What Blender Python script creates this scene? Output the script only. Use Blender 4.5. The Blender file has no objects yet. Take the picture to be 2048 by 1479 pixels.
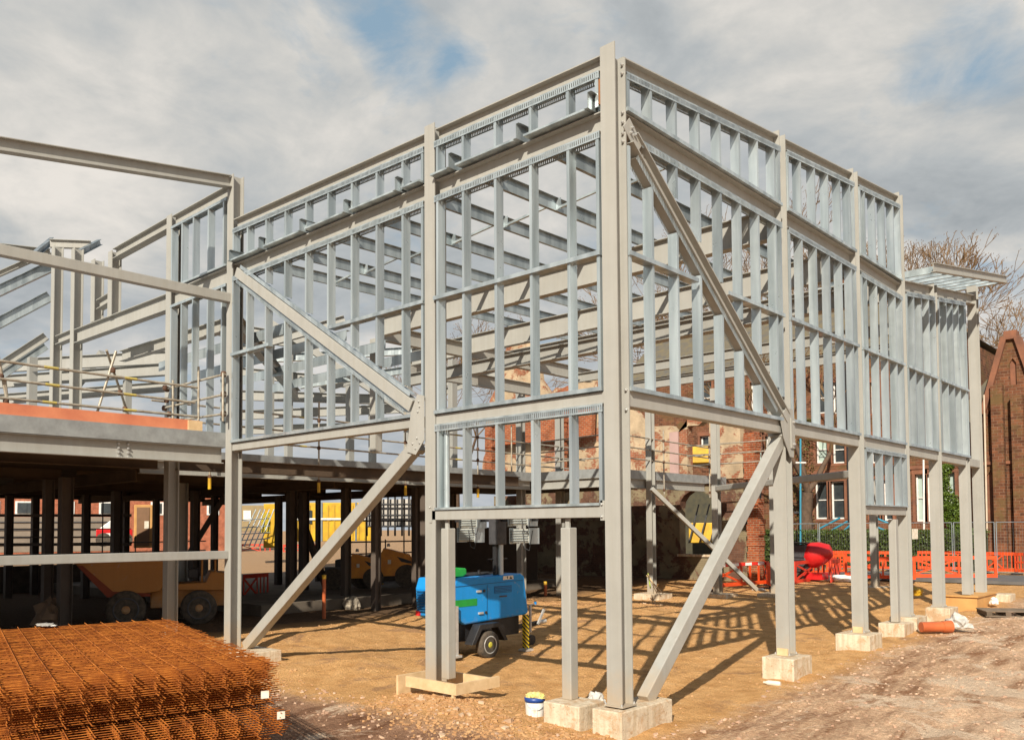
import bpy, bmesh, math, random
from mathutils import Vector, Matrix, noise
from mathutils.geometry import tessellate_polygon
random.seed(7)
R=math.radians
S=bpy.context.scene
COL=S.collection
V=Vector
# ------------------------------------------------------------------ camera
CAM=V((6.312,-8.906,2.275)); YAW,PIT,ROL,FOC,PY=0.7429,0.0427,-0.0065,1696.53,981.86
fw=V((-math.sin(YAW)*math.cos(PIT),math.cos(YAW)*math.cos(PIT),math.sin(PIT)))
r0=V((math.cos(YAW),math.sin(YAW),0)); u0=r0.cross(fw)
rt=r0*math.cos(ROL)+u0*math.sin(ROL); up=-r0*math.sin(ROL)+u0*math.cos(ROL)
def ray(x,y): return fw+rt*((x-1024)/FOC)+up*((PY-y)/FOC)
def at(x,y,ax,v):
    d=ray(x,y); i='xyz'.index(ax); return CAM+d*((v-CAM[i])/d[i])
def atd(x,y,D): return CAM+ray(x,y)*D
cd=bpy.data.cameras.new('camera'); cam=bpy.data.objects.new('camera',cd); COL.objects.link(cam)
M=Matrix((rt,up,-fw)).transposed().to_4x4(); M.translation=CAM; cam.matrix_world=M
cd.sensor_width=36; cd.lens=36*FOC/2048; cd.shift_x=0; cd.shift_y=(PY-739.5)/2048
cd.clip_start=.1; cd.clip_end=3000
S.camera=cam
# ------------------------------------------------------------------ materials
def mat(name):
    m=bpy.data.materials.new(name); m.use_nodes=True; n=m.node_tree.nodes; l=m.node_tree.links
    b=n['Principled BSDF']; return m,n,l,b
def ramp(n,l,src,stops):
    r=n.new('ShaderNodeValToRGB'); e=r.color_ramp.elements
    while len(e)<len(stops): e.new(.5)
    for i,(p,c) in enumerate(stops):
        e[i].position=p; e[i].color=(c[0],c[1],c[2],1)
    l.new(src,r.inputs[0]); return r.outputs[0]
def nz(n,l,scale,detail=6,rough=.6,vec=None,dist=0):
    t=n.new('ShaderNodeTexNoise'); t.inputs['Scale'].default_value=scale; t.inputs['Detail'].default_value=detail
    t.inputs['Roughness'].default_value=rough; t.inputs['Distortion'].default_value=dist
    if vec is None:
        c=n.new('ShaderNodeTexCoord'); vec=c.outputs['Object']
    l.new(vec,t.inputs['Vector']); return t.outputs['Fac']
def mixc(n,l,f,a,b,mode='MIX'):
    m=n.new('ShaderNodeMix'); m.data_type='RGBA'; m.blend_type=mode
    for s,v in ((m.inputs[0],f),(m.inputs[6],a),(m.inputs[7],b)):
        if hasattr(v,'links') or hasattr(v,'is_linked'): l.new(v,s)
        else: s.default_value=v if isinstance(v,(int,float)) else (v[0],v[1],v[2],1)
    return m.outputs[2]
def bump(n,l,b,h,st=.3,dist=.02):
    k=n.new('ShaderNodeBump'); k.inputs['Strength'].default_value=st; k.inputs['Distance'].default_value=dist
    l.new(h,k.inputs['Height']); l.new(k.outputs[0],b.inputs['Normal'])
def simple(name,c1,c2=None,rough=.6,metal=0,scale=3,bs=.15,bscale=40,bd=.005,spec=.5,detail=6):
    m,n,l,b=mat(name)
    c2=c2 or tuple(x*.8 for x in c1)
    f=nz(n,l,scale,detail)
    l.new(ramp(n,l,f,[(.32,c2),(.66,c1)]),b.inputs['Base Color'])
    b.inputs['Roughness'].default_value=rough; b.inputs['Metallic'].default_value=metal
    b.inputs['Specular IOR Level'].default_value=spec
    if bs: bump(n,l,b,nz(n,l,bscale,4),bs,bd)
    return m
def steel_paint(name,c,rusty=.0):
    m,n,l,b=mat(name)
    base=ramp(n,l,nz(n,l,1.1,8,.65),[(.3,tuple(x*.86 for x in c)),(.7,c)])
    # rain streaks: noise stretched along z
    tc=n.new('ShaderNodeTexCoord'); mp=n.new('ShaderNodeMapping'); mp.inputs['Scale'].default_value=(9,9,.35)
    l.new(tc.outputs['Object'],mp.inputs[0])
    st=nz(n,l,1,5,.6,mp.outputs[0])
    s2=ramp(n,l,st,[(.36,(.94,.93,.91)),(.60,(1,1,1))])
    colr=mixc(n,l,1,base,s2,'MULTIPLY')
    d=nz(n,l,5,9,.75)
    msk=ramp(n,l,d,[(.69,(0,0,0)),(.76,(1,1,1))])
    colr=mixc(n,l,msk,colr,(.33,.20,.11))
    ge=n.new('ShaderNodeNewGeometry'); sz=n.new('ShaderNodeSeparateXYZ'); l.new(ge.outputs['Position'],sz.inputs[0])
    mz=n.new('ShaderNodeMath'); mz.operation='MULTIPLY_ADD'; mz.inputs[1].default_value=1.1; l.new(nz(n,l,3.5,8,.7),mz.inputs[0]); l.new(sz.outputs[2],mz.inputs[2])
    mr=n.new('ShaderNodeMapRange'); mr.inputs[1].default_value=.45; mr.inputs[2].default_value=1.0; mr.inputs[3].default_value=.75; mr.inputs[4].default_value=0; l.new(mz.outputs[0],mr.inputs[0])
    colr=mixc(n,l,mr.outputs[0],colr,(.40,.31,.21))
    sc=nz(n,l,2.2,10,.8,None,1.5); colr=mixc(n,l,ramp(n,l,sc,[(.60,(0,0,0)),(.66,(.5,.5,.5))]),colr,(.30,.285,.25))
    l.new(colr,b.inputs['Base Color'])
    rr=ramp(n,l,nz(n,l,9,4),[(.3,(.42,)*3),(.7,(.62,)*3)]); l.new(rr,b.inputs['Roughness'])
    b.inputs['Specular IOR Level'].default_value=.45
    bump(n,l,b,nz(n,l,60,3),.06,.004)
    return m
STEEL=steel_paint('grey_beige_steel_paint',(.365,.362,.335))
STEEL2=steel_paint('grey_steel_paint_far',(.31,.31,.29))
def galv(name,slots=None,bl=1.0):
    m,n,l,b=mat(name)
    tc=n.new('ShaderNodeTexCoord')
    oi=n.new('ShaderNodeObjectInfo'); mpz=n.new('ShaderNodeMapping'); mpz.inputs['Scale'].default_value=(6,6,.45); l.new(tc.outputs['Object'],mpz.inputs[0])
    ov=n.new('ShaderNodeVectorMath'); ov.operation='SCALE'; ov.inputs[3].default_value=20; cx=n.new('ShaderNodeCombineXYZ'); l.new(oi.outputs['Random'],cx.inputs[0]); l.new(cx.outputs[0],ov.inputs[0])
    av=n.new('ShaderNodeVectorMath'); av.operation='ADD'; l.new(mpz.outputs[0],av.inputs[0]); l.new(ov.outputs[0],av.inputs[1])
    sp=ramp(n,l,nz(n,l,.8,3,.5,av.outputs[0]),[(.36,(.36*bl,.42*bl,.44*bl)),(.62,(.58*bl,.655*bl,.675*bl))])  # reflected light and dark painted as vertical colour bands
    big=ramp(n,l,oi.outputs['Random'],[(0,(.80,.80,.82)),(1,(1,1,1))])
    l.new(mixc(n,l,1,sp,big,'MULTIPLY'),b.inputs['Base Color'])
    b.inputs['Metallic'].default_value=.55
    l.new(ramp(n,l,nz(n,l,6,5),[(.3,(.27,)*3),(.7,(.40,)*3)]),b.inputs['Roughness'])
    bump(n,l,b,nz(n,l,1.2,2,.5,av.outputs[0]),.35,.02)
    if slots:
        sx=n.new('ShaderNodeSeparateXYZ'); l.new(tc.outputs['Object'],sx.inputs[0])
        ad=n.new('ShaderNodeMath'); ad.operation='ADD'; l.new(sx.outputs[0],ad.inputs[0]); l.new(sx.outputs[1],ad.inputs[1])
        mu=n.new('ShaderNodeMath'); mu.operation='MULTIPLY'; mu.inputs[1].default_value=slots; l.new(ad.outputs[0],mu.inputs[0])
        fr=n.new('ShaderNodeMath'); fr.operation='FRACT'; l.new(mu.outputs[0],fr.inputs[0])
        gt=n.new('ShaderNodeMath'); gt.operation='GREATER_THAN'; gt.inputs[1].default_value=.66; l.new(fr.outputs[0],gt.inputs[0])
        tr=n.new('ShaderNodeBsdfTransparent'); mx=n.new('ShaderNodeMixShader')
        l.new(gt.outputs[0],mx.inputs[0]); l.new(b.outputs[0],mx.inputs[1]); l.new(tr.outputs[0],mx.inputs[2])
        l.new(mx.outputs[0],n['Material Output'].inputs[0])
    return m
GALV=galv('galvanised_steel'); SLOT=galv('slotted_galvanised_track',28)
GALVD=galv('dull_galvanised_steel',None,.72)
def brick(name,c1,c2,mort,scale=4,bw=.5,rh=.25,plaster=None,moss=None,pth=.5,ms=.02):
    m,n,l,b=mat(name)
    tc=n.new('ShaderNodeTexCoord'); sx=n.new('ShaderNodeSeparateXYZ'); l.new(tc.outputs['Object'],sx.inputs[0])
    ad=n.new('ShaderNodeMath'); ad.operation='ADD'; l.new(sx.outputs[0],ad.inputs[0]); l.new(sx.outputs[1],ad.inputs[1])
    cb=n.new('ShaderNodeCombineXYZ'); l.new(ad.outputs[0],cb.inputs[0]); l.new(sx.outputs[2],cb.inputs[1])
    t=n.new('ShaderNodeTexBrick'); l.new(cb.outputs[0],t.inputs['Vector'])
    t.inputs['Color1'].default_value=(*c1,1); t.inputs['Color2'].default_value=(*c2,1); t.inputs['Mortar'].default_value=(*mort,1)
    t.inputs['Scale'].default_value=scale; t.inputs['Brick Width'].default_value=bw; t.inputs['Row Height'].default_value=rh
    t.inputs['Mortar Size'].default_value=ms; t.inputs['Bias'].default_value=0
    v=ramp(n,l,nz(n,l,2.2,8,.7),[(.3,(.5,.48,.46)),(.7,(1.15,1.1,1.05))])
    c=mixc(n,l,1,t.outputs['Color'],v,'MULTIPLY')
    if moss:
        c=mixc(n,l,ramp(n,l,nz(n,l,.7,8,.7),[(.5,(0,0,0)),(.62,(.8,.8,.8))]),c,moss)
    if plaster:
        pc=ramp(n,l,nz(n,l,1.4,6,.6),[(.3,tuple(x*.6 for x in plaster)),(.65,plaster)])
        c=mixc(n,l,ramp(n,l,nz(n,l,.8,9,.7,None,.3),[(pth-.02,(1,1,1)),(pth+.02,(0,0,0))]),c,pc)
    l.new(c,b.inputs['Base Color']); b.inputs['Roughness'].default_value=.9; b.inputs['Specular IOR Level'].default_value=.2
    bump(n,l,b,t.outputs['Fac'],.5,-.02)
    return m
RUIN=brick('old_red_brick_with_plaster',(.38,.10,.035),(.26,.06,.025),(.34,.24,.16),1.7,.45,.16,None)
PLASTER=brick('cream_plaster_over_brick',(.34,.12,.06),(.28,.09,.05),(.36,.26,.18),1.7,.45,.16,(.50,.38,.25),None,.53)
DARKPL=brick('dark_old_plaster',(.16,.08,.05),(.12,.06,.04),(.15,.1,.08),1.7,.45,.16,(.26,.21,.13),None,.5)  # old plaster over brick in darker tones
SAND=brick('red_sandstone',(.215,.088,.045),(.105,.046,.027),(.24,.16,.11),1.9,.7,.30,None,(.13,.085,.035),.5,.022)
SANDTRIM=simple('dressed_sandstone',(.25,.10,.052),(.13,.058,.035),.85,scale=1.5)
NEWBRICK=brick('orange_red_brick',(.42,.13,.07),(.36,.10,.05),(.4,.25,.18),2,.5,.25)
SLATE=simple('roof_slate',(.10,.095,.085),(.16,.13,.07),.7,scale=2)
def concmat():
    m,n,l,b=mat('cast_concrete')
    c=ramp(n,l,nz(n,l,4,8,.7),[(.3,(.50,.41,.30)),(.65,(.68,.59,.45))])
    tc=n.new('ShaderNodeTexCoord'); mp=n.new('ShaderNodeMapping'); mp.inputs['Scale'].default_value=(11,11,.8); l.new(tc.outputs['Object'],mp.inputs[0])
    c=mixc(n,l,1,c,ramp(n,l,nz(n,l,1,5,.6,mp.outputs[0]),[(.38,(.82,.78,.72)),(.55,(1,1,1))]),'MULTIPLY')
    c=mixc(n,l,ramp(n,l,nz(n,l,3.2,9,.75,None,.8),[(.50,(0,0,0)),(.60,(.8,.8,.8))]),c,(.45,.28,.15))
    pit=ramp(n,l,nz(n,l,38,3,.5),[(.30,(.55,.5,.45)),(.36,(1,1,1))]); c=mixc(n,l,1,c,pit,'MULTIPLY')
    l.new(c,b.inputs['Base Color']); b.inputs['Roughness'].default_value=.9; b.inputs['Specular IOR Level'].default_value=.2
    bump(n,l,b,nz(n,l,22,6,.7),.6,.02); return m
CONC=concmat()
DECK=simple('deck_edge_concrete',(.34,.36,.36),(.24,.25,.25),.6,.3,scale=4,bs=.2)
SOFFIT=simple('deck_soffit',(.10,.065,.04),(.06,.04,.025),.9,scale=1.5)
WOOD=simple('raw_timber',(.68,.50,.29),(.55,.38,.2),.8,scale=6,bs=.3)
PLY=simple('ochre_plywood',(.60,.33,.11),(.48,.25,.08),.7,scale=2)
ORBOARD=simple('orange_toe_board',(.66,.24,.12),(.45,.13,.07),.6,scale=1.2)
TUBE=simple('scaffold_tube',(.46,.43,.36),(.26,.21,.15),.5,.3,scale=7)
YEL=simple('yellow_paint',(.70,.42,.015),(.42,.24,.02),.5,scale=2)
SLV=simple('faded_yellow_band',(.50,.40,.08),(.36,.30,.12),.6,scale=20)
FIT=simple('rusty_fitting',(.16,.08,.045),(.07,.04,.03),.8,.3,scale=20)
BOLT=simple('zinc_bolt',(.62,.62,.6),(.4,.4,.4),.4,.6,scale=20)
BLUE=steel_paint('blue_generator_paint',(.006,.27,.72))
BLUED=simple('blue_vent_recess',(.005,.10,.26),None,.5)
GREEN=simple('green_paint',(.01,.33,.05),(.01,.22,.03),.4)
BLACK=simple('black_plastic',(.025,.025,.027),(.015,.015,.017),.5,scale=8)
DGREY=simple('dark_grey_steel',(.07,.07,.075),(.04,.04,.045),.5,scale=8)
TYRE=simple('dusty_rubber_tyre',(.11,.085,.06),(.035,.03,.025),.9,scale=9,bs=.4)
RIM=simple('silver_wheel_rim',(.62,.61,.58),(.45,.44,.42),.4,.4,scale=8)
HUBY=simple('yellow_hub',(.6,.55,.06),(.45,.40,.05),.5,scale=9)
WHITE=simple('white_paint',(.78,.78,.75),(.62,.6,.56),.5,scale=4)
REDP=simple('red_paint',(.62,.02,.02),(.45,.012,.015),.35,scale=3)
ORANGE=simple('orange_barrier_plastic',(.74,.085,.014),(.52,.05,.01),.45,scale=3)
REDPL=simple('red_barrier_plastic',(.66,.05,.02),(.46,.03,.015),.5,scale=3)
DUMP=steel_paint('dirty_orange_plant_paint',(.46,.19,.035))
GLASS=simple('dark_window_glass',(.03,.035,.04),(.05,.06,.06),.12,0,scale=2,bs=0,spec=.8)
BLIND=simple('pale_green_blind',(.42,.52,.46),(.34,.42,.38),.4,scale=1)
PIPE=simple('terracotta_drain_pipe',(.52,.13,.04),(.40,.09,.03),.35,scale=2)
CLEAR=simple('crumpled_clear_plastic',(.62,.60,.56),(.4,.38,.34),.2,scale=8)
PAPER=simple('paper_label',(.80,.76,.66),(.6,.52,.4),.6,scale=9)
CONT=simple('grey_site_hoarding',(.27,.22,.17),(.18,.15,.12),.8,scale=1)
TEAL=simple('turquoise_scaffold_paint',(.03,.26,.38),(.03,.2,.3),.5)
BARK=simple('tree_bark',(.13,.085,.055),(.07,.045,.03),.9,scale=5)
TWIG=simple('twig_bark',(.24,.15,.07),(.15,.09,.045),.9,scale=3,bs=0)
BUD=simple('opening_buds',(.26,.16,.07),(.18,.10,.05),.8,scale=3,bs=0)
LEAF=simple('hedge_leaf',(.075,.11,.012),(.03,.055,.008),.55,scale=3,bs=0)
IVY=simple('ivy_leaf',(.10,.16,.012),(.045,.08,.01),.5,scale=3,bs=0)
ROCK=simple('broken_stone',(.58,.41,.28),(.36,.21,.14),.9,scale=6,bs=.4)
UCOL=simple('undercroft_shade_brown_steel',(.12,.095,.075),(.08,.06,.05),.7,scale=1)  # undercroft darkness put into the steel's colour
def rustmat():
    m,n,l,b=mat('rusty_reinforcement_steel')
    c=ramp(n,l,nz(n,l,6,8,.75),[(.28,(.075,.022,.007)),(.46,(.28,.080,.014)),(.68,(.60,.21,.035))])
    l.new(c,b.inputs['Base Color']); b.inputs['Roughness'].default_value=.85; b.inputs['Specular IOR Level'].default_value=.2
    return m
RUST=rustmat()
def stripemat(name,a,bc,scale,ax=(0,0,1)):
    m,n,l,b=mat(name); tc=n.new('ShaderNodeTexCoord')
    d=n.new('ShaderNodeVectorMath'); d.operation='DOT_PRODUCT'; d.inputs[1].default_value=ax; l.new(tc.outputs['Object'],d.inputs[0])
    mu=n.new('ShaderNodeMath'); mu.operation='MULTIPLY'; mu.inputs[1].default_value=scale; l.new(d.outputs['Value'],mu.inputs[0])
    fr=n.new('ShaderNodeMath'); fr.operation='FRACT'; l.new(mu.outputs[0],fr.inputs[0])
    gt=n.new('ShaderNodeMath'); gt.operation='GREATER_THAN'; gt.inputs[1].default_value=.5; l.new(fr.outputs[0],gt.inputs[0])
    l.new(mixc(n,l,gt.outputs[0],a,bc),b.inputs['Base Color']); b.inputs['Roughness'].default_value=.5
    return m
HAZ=stripemat('yellow_black_hazard_stripes',(.02,.02,.02),(.8,.6,.02),9,(1,1,1.3))
REDWH=stripemat('red_white_reflective_band',(.7,.03,.02),(.85,.82,.78),2.4,(1,0,0))
def groundmat():
    m,n,l,b=mat('site_ground')
    g=n.new('ShaderNodeNewGeometry'); sx=n.new('ShaderNodeSeparateXYZ'); l.new(g.outputs['Position'],sx.inputs[0])
    pos=g.outputs['Position']
    big=nz(n,l,.35,9,.7,pos); mid=nz(n,l,2.5,8,.7,pos); fine=nz(n,l,16,6,.7,pos); gr=nz(n,l,60,4,.6,pos)
    sandc=ramp(n,l,mid,[(.3,(.50,.255,.09)),(.55,(.70,.40,.165)),(.75,(.79,.49,.23))])
    rub=ramp(n,l,fine,[(.28,(.36,.19,.115)),(.5,(.56,.36,.225)),(.66,(.72,.53,.355))])
    pale=ramp(n,l,fine,[(.3,(.56,.40,.28)),(.65,(.78,.61,.44))])
    wet=ramp(n,l,fine,[(.3,(.22,.115,.07)),(.7,(.38,.23,.145))])
    def msk(expr_axis,lo,hi,amp=1.2,src=mid):
        a=n.new('ShaderNodeMath'); a.operation='MULTIPLY_ADD'; a.inputs[1].default_value=amp; l.new(src,a.inputs[0]); l.new(expr_axis,a.inputs[2])
        r=n.new('ShaderNodeMapRange'); r.inputs[1].default_value=lo; r.inputs[2].default_value=hi; l.new(a.outputs[0],r.inputs[0]); return r.outputs[0]
    # outside of the building: x>0.3 or y<-1.2
    out1=msk(sx.outputs[0],.9,1.5)
    neg=n.new('ShaderNodeMath'); neg.operation='MULTIPLY'; neg.inputs[1].default_value=-1; l.new(sx.outputs[1],neg.inputs[0])
    out2=msk(neg.outputs[0],1.6,2.2)
    mxm=n.new('ShaderNodeMath'); mxm.operation='MAXIMUM'; l.new(out1,mxm.inputs[0]); l.new(out2,mxm.inputs[1])
    c=mixc(n,l,mxm.outputs[0],sandc,rub)
    # pale trodden track to the right, darker red spoil at lower left, pale crust next to footings
    far=ramp(n,l,big,[(.44,(0,0,0)),(.58,(1,1,1))])
    tr=msk(sx.outputs[0],2.6,4.6,2.2,big)
    c=mixc(n,l,tr,c,ramp(n,l,fine,[(.3,(.58,.39,.26)),(.65,(.76,.55,.38))]))
    dk=n.new('ShaderNodeMath'); dk.operation='MULTIPLY'; l.new(out2,dk.inputs[0])
    xm=msk(sx.outputs[0],-.2,.9,1.2); inv=n.new('ShaderNodeMath'); inv.operation='SUBTRACT'; inv.inputs[0].default_value=1; l.new(xm,inv.inputs[1]); l.new(inv.outputs[0],dk.inputs[1])
    c=mixc(n,l,dk.outputs[0],c,wet)
    wetp=ramp(n,l,nz(n,l,.8,9,.7,pos,.5),[(.56,(0,0,0)),(.63,(.55,.55,.55))])
    c=mixc(n,l,wetp,c,wet)
    mp=n.new('ShaderNodeMapping'); mp.inputs['Scale'].default_value=(1.6,.35,1); mp.inputs['Rotation'].default_value=(0,0,.45); l.new(pos,mp.inputs[0])
    stk=ramp(n,l,nz(n,l,1.3,9,.7,mp.outputs[0],.6),[(.38,(.52,.40,.32)),(.50,(.92,.9,.88)),(.62,(1.25,1.24,1.2))])
    c=mixc(n,l,mxm.outputs[0],c,mixc(n,l,1,c,stk,'MULTIPLY'))
    crust=ramp(n,l,nz(n,l,.55,9,.75,pos,.8),[(.515,(0,0,0)),(.565,(1,1,1))])
    cm=n.new('ShaderNodeMath'); cm.operation='MULTIPLY'; l.new(crust,cm.inputs[0]); l.new(mxm.outputs[0],cm.inputs[1])
    c=mixc(n,l,cm.outputs[0],c,pale)
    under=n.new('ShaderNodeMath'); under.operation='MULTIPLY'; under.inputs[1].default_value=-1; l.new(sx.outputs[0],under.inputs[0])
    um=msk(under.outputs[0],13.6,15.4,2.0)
    c=mixc(n,l,um,c,ramp(n,l,fine,[(.3,(.09,.055,.03)),(.7,(.17,.105,.06))]))  # shade under the deck painted into the soil colour
    farm=msk(under.outputs[0],34,36,1)
    c=mixc(n,l,farm,c,(.40,.26,.15))  # painted deck shade ends past the far edge
    spk=ramp(n,l,gr,[(.30,(.62,.6,.58)),(.5,(1,1,1)),(.72,(1.25,1.22,1.2))])
    c=mixc(n,l,1,c,spk,'MULTIPLY')
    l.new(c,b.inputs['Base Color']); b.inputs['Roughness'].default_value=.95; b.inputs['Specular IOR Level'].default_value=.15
    ad=n.new('ShaderNodeMath'); ad.operation='MULTIPLY_ADD'; ad.inputs[1].default_value=.5; l.new(gr,ad.inputs[0]); l.new(fine,ad.inputs[2])
    bump(n,l,b,ad.outputs[0],.9,.07)
    return m
GROUND=groundmat()
# ------------------------------------------------------------------ mesh building
class MB:
    def __init__(s): s.v=[]; s.f=[]; s.sm=[]
    def add(s,vs,fs,smooth=False):
        k=len(s.v); s.v+= [V(a) for a in vs]; s.f+=[tuple(i+k for i in f) for f in fs]; s.sm+=[smooth]*len(fs); return s
    def hexa(s,c):  # 8 corners: bottom 4 ccw, top 4 ccw
        return s.add(c,[(3,2,1,0),(4,5,6,7),(0,1,5,4),(1,2,6,5),(2,3,7,6),(3,0,4,7)])
    def box(s,a,b):
        x0,y0,z0=(min(a[i],b[i]) for i in range(3)); x1,y1,z1=(max(a[i],b[i]) for i in range(3))
        return s.hexa([(x0,y0,z0),(x1,y0,z0),(x1,y1,z0),(x0,y1,z0),(x0,y0,z1),(x1,y0,z1),(x1,y1,z1),(x0,y1,z1)])
    def bar(s,p0,p1,w,h,upv=(0,0,1),ow=0,oh=0):
        """oriented box p0->p1, w along side, h along up, offsets of the centre line"""
        p0=V(p0);p1=V(p1); d=(p1-p0).normalized(); sd=d.cross(V(upv)).normalized(); uu=sd.cross(d).normalized()
        c=[]
        for p in (p0,p1):
            for a,b in ((-1,-1),(1,-1),(1,1),(-1,1)):
                c.append(p+sd*(ow+a*w/2)+uu*(oh+b*h/2))
        return s.add(c,[(0,1,2,3),(7,6,5,4),(1,0,4,5),(2,1,5,6),(3,2,6,7),(0,3,7,4)])
    def ibeam(s,p0,p1,w,h,tf=.016,tw=.012,upv=(0,0,1)):
        s.bar(p0,p1,w,tf,upv,0,h/2-tf/2); s.bar(p0,p1,w,tf,upv,0,-h/2+tf/2); s.bar(p0,p1,tw,h-2*tf,upv); return s
    def tube(s,p0,p1,r0,r1=None,n=8,cap=True):
        r1=r0 if r1 is None else r1
        p0=V(p0);p1=V(p1); d=(p1-p0).normalized(); a=V((0,0,1)) if abs(d.z)<.9 else V((1,0,0))
        sd=d.cross(a).normalized(); uu=sd.cross(d)
        c=[]
        for p,r in ((p0,r0),(p1,r1)):
            for i in range(n):
                t=2*math.pi*i/n; c.append(p+sd*(r*math.cos(t))+uu*(r*math.sin(t)))
        s.add(c,[(i,(i+1)%n,n+(i+1)%n,n+i) for i in range(n)],True)
        if cap: s.add(c,[tuple(range(n-1,-1,-1)),tuple(range(n,2*n))])
        return s
    def path(s,pts,r,n=6):
        for a,b in zip(pts,pts[1:]): s.tube(a,b,r,r,n)
        return s
    def lathe(s,c,ax,prof,n=20,smooth=True):
        """profile list of (along,radius) about axis through c"""
        c=V(c); ax=V(ax).normalized(); a=V((0,0,1)) if abs(ax.z)<.9 else V((1,0,0))
        sd=ax.cross(a).normalized(); uu=sd.cross(ax); vs=[]
        for t,r in prof:
            for i in range(n):
                th=2*math.pi*i/n; vs.append(c+ax*t+sd*(r*math.cos(th))+uu*(r*math.sin(th)))
        fs=[]
        for k in range(len(prof)-1):
            for i in range(n): fs.append((k*n+i,k*n+(i+1)%n,(k+1)*n+(i+1)%n,(k+1)*n+i))
        s.add(vs,fs,smooth); m=len(prof)-1
        s.add(vs,[tuple(range(n-1,-1,-1)),tuple(range(m*n,m*n+n))]); return s
    def poly(s,loops,th):
        """planar polygon with holes (list of loops of Vectors) extruded by vector th"""
        th=V(th); flat=[V(p) for lp in loops for p in lp]
        tri=tessellate_polygon([[V(p) for p in lp] for lp in loops]); n=len(flat)
        nrm=th.normalized()
        fs=[]
        for t in tri:
            a,b,c=(flat[i] for i in t)
            if (b-a).cross(c-a).dot(nrm)>0: t=t[::-1]
            fs.append(tuple(t)); fs.append(tuple(i+n for i in t[::-1]))
        k=0
        for lp in loops:
            m=len(lp)
            for i in range(m):
                j=(i+1)%m; fs.append((k+i,k+j,n+k+j,n+k+i))
            k+=m
        s.add(flat+[p+th for p in flat],fs); return s
    def build(s,name,m,parent=None,bevel=0):
        me=bpy.data.meshes.new(name)
        off=V((0,0,0))
        if parent is not None:
            p=parent
            while p is not None and not p.get('_local'): off+=V(p.location); p=p.parent
        me.from_pydata([v-off for v in s.v],[],s.f); me.update()
        for i,p in enumerate(me.polygons): p.use_smooth=s.sm[i]
        me.materials.append(m)
        if True:
            bm=bmesh.new(); bm.from_mesh(me); bmesh.ops.recalc_face_normals(bm,faces=bm.faces); bm.to_mesh(me); bm.free()
        o=bpy.data.objects.new(name,me); COL.objects.link(o)
        if parent is not None: o.parent=parent
        if bevel:
            b=o.modifiers.new('bevel','BEVEL'); b.width=bevel; b.segments=2; b.limit_method='ANGLE'
        return o
def tag(o,label=None,cat=None,group=None,kind=None):
    if label: o['label']=label
    if cat: o['category']=cat
    if group: o['group']=group
    if kind: o['kind']=kind
    return o
def thing(name,label,cat,loc=(0,0,0),rz=0,group=None,local=False):
    o=bpy.data.objects.new(name,None); COL.objects.link(o); o.location=loc; o.rotation_euler=(0,0,rz)
    o.empty_display_size=.2
    if local or rz: o['_local']=1
    return tag(o,label,cat,group)
def children(o): return [c for c in bpy.data.objects if c.parent==o]
def dup(root,loc,rz,label=None,group=None):
    r=root.copy(); COL.objects.link(r); r.location=loc; r.rotation_euler=(0,0,rz)
    if label: r['label']=label
    if group: r['group']=group
    for ch in children(root):
        c=ch.copy(); COL.objects.link(c); c.parent=r
        for g in children(ch):
            d=g.copy(); COL.objects.link(d); d.parent=c
    return r
def bolt_at(parent,p,ax,r=.016,h=.02):
    m=MB(); m.lathe((0,0,0),ax,[(0,r),(h,r),(h,r*.5),(h*1.7,r*.5)],6,False); return m
_bolt={}
def bolts(parent,pts,ax,r=.017):
    off=V((0,0,0)); p=parent
    while p is not None and not p.get('_local'): off+=V(p.location); p=p.parent
    key=(tuple(ax),r)
    for q in pts:
        if key not in _bolt:
            o=MB().lathe((0,0,0),ax,[(0,r),(r*1.3,r),(r*1.3,r*.55),(r*2,r*.55)],6,False).build('bolt',BOLT); _bolt[key]=o.data
        else:
            o=bpy.data.objects.new('bolt',_bolt[key]); COL.objects.link(o)
        o.parent=parent; o.location=V(q)-off
# ------------------------------------------------------------------ ground
def zg(x,y):
    n1=noise.noise(V((x*.35,y*.35,1.3)))*.07+noise.noise(V((x*1.3,y*1.3,4.1)))*.025+noise.noise(V((x*4,y*4,9)))*.020+noise.noise(V((x*9,y*9,2)))*.010
    n1+=.05*max(0,noise.noise(V((x*.9+7,y*.9,3))))+-.05*max(0,1-abs(x-2.7-.12*y+.5*noise.noise(V((y*.3,0,0))))/.28)+.03*max(0,1-abs(x-3.2-.12*y+.5*noise.noise(V((y*.3,0,0))))/.2)-.05*max(0,1-abs(x-4.4-.12*y)/.3)
    ext=-.37+.027*min(max(y,0),18)
    if y>18: ext+=-.02*min(y-18,6)/6
    inn=-.35 if y<15 else -.35+.3*min((y-15)/9,1)
    t=min(max((x+1.3)/1.4,0),1); t=t*t*(3-2*t)
    z=inn*(1-t)+ext*t
    # mound of dirt round the timber shuttering and ridge under the left brace
    def hump(cx,cy,r,h):
        d=math.hypot(x-cx,y-cy)/r
        return h*math.exp(-d*d*1.6) if d<2.5 else 0
    z+=hump(-3.0,-.35,1.1,.13)+hump(-1.7,-.9,.9,.10)+hump(-7.0,1.0,1.4,.10)+hump(-11.0,2.4,2.2,.16)+hump(-8.2,-.6,.9,.08)+hump(-12.5,11,3,.14)+hump(-10,14,1.5,.1)
    if y<-1.2 and x<.5: z-=.05*min((-1.2-y)/1.5,1)
    k=1 if math.hypot(x+5,y-5)<40 else .3
    return z+n1*k
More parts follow.
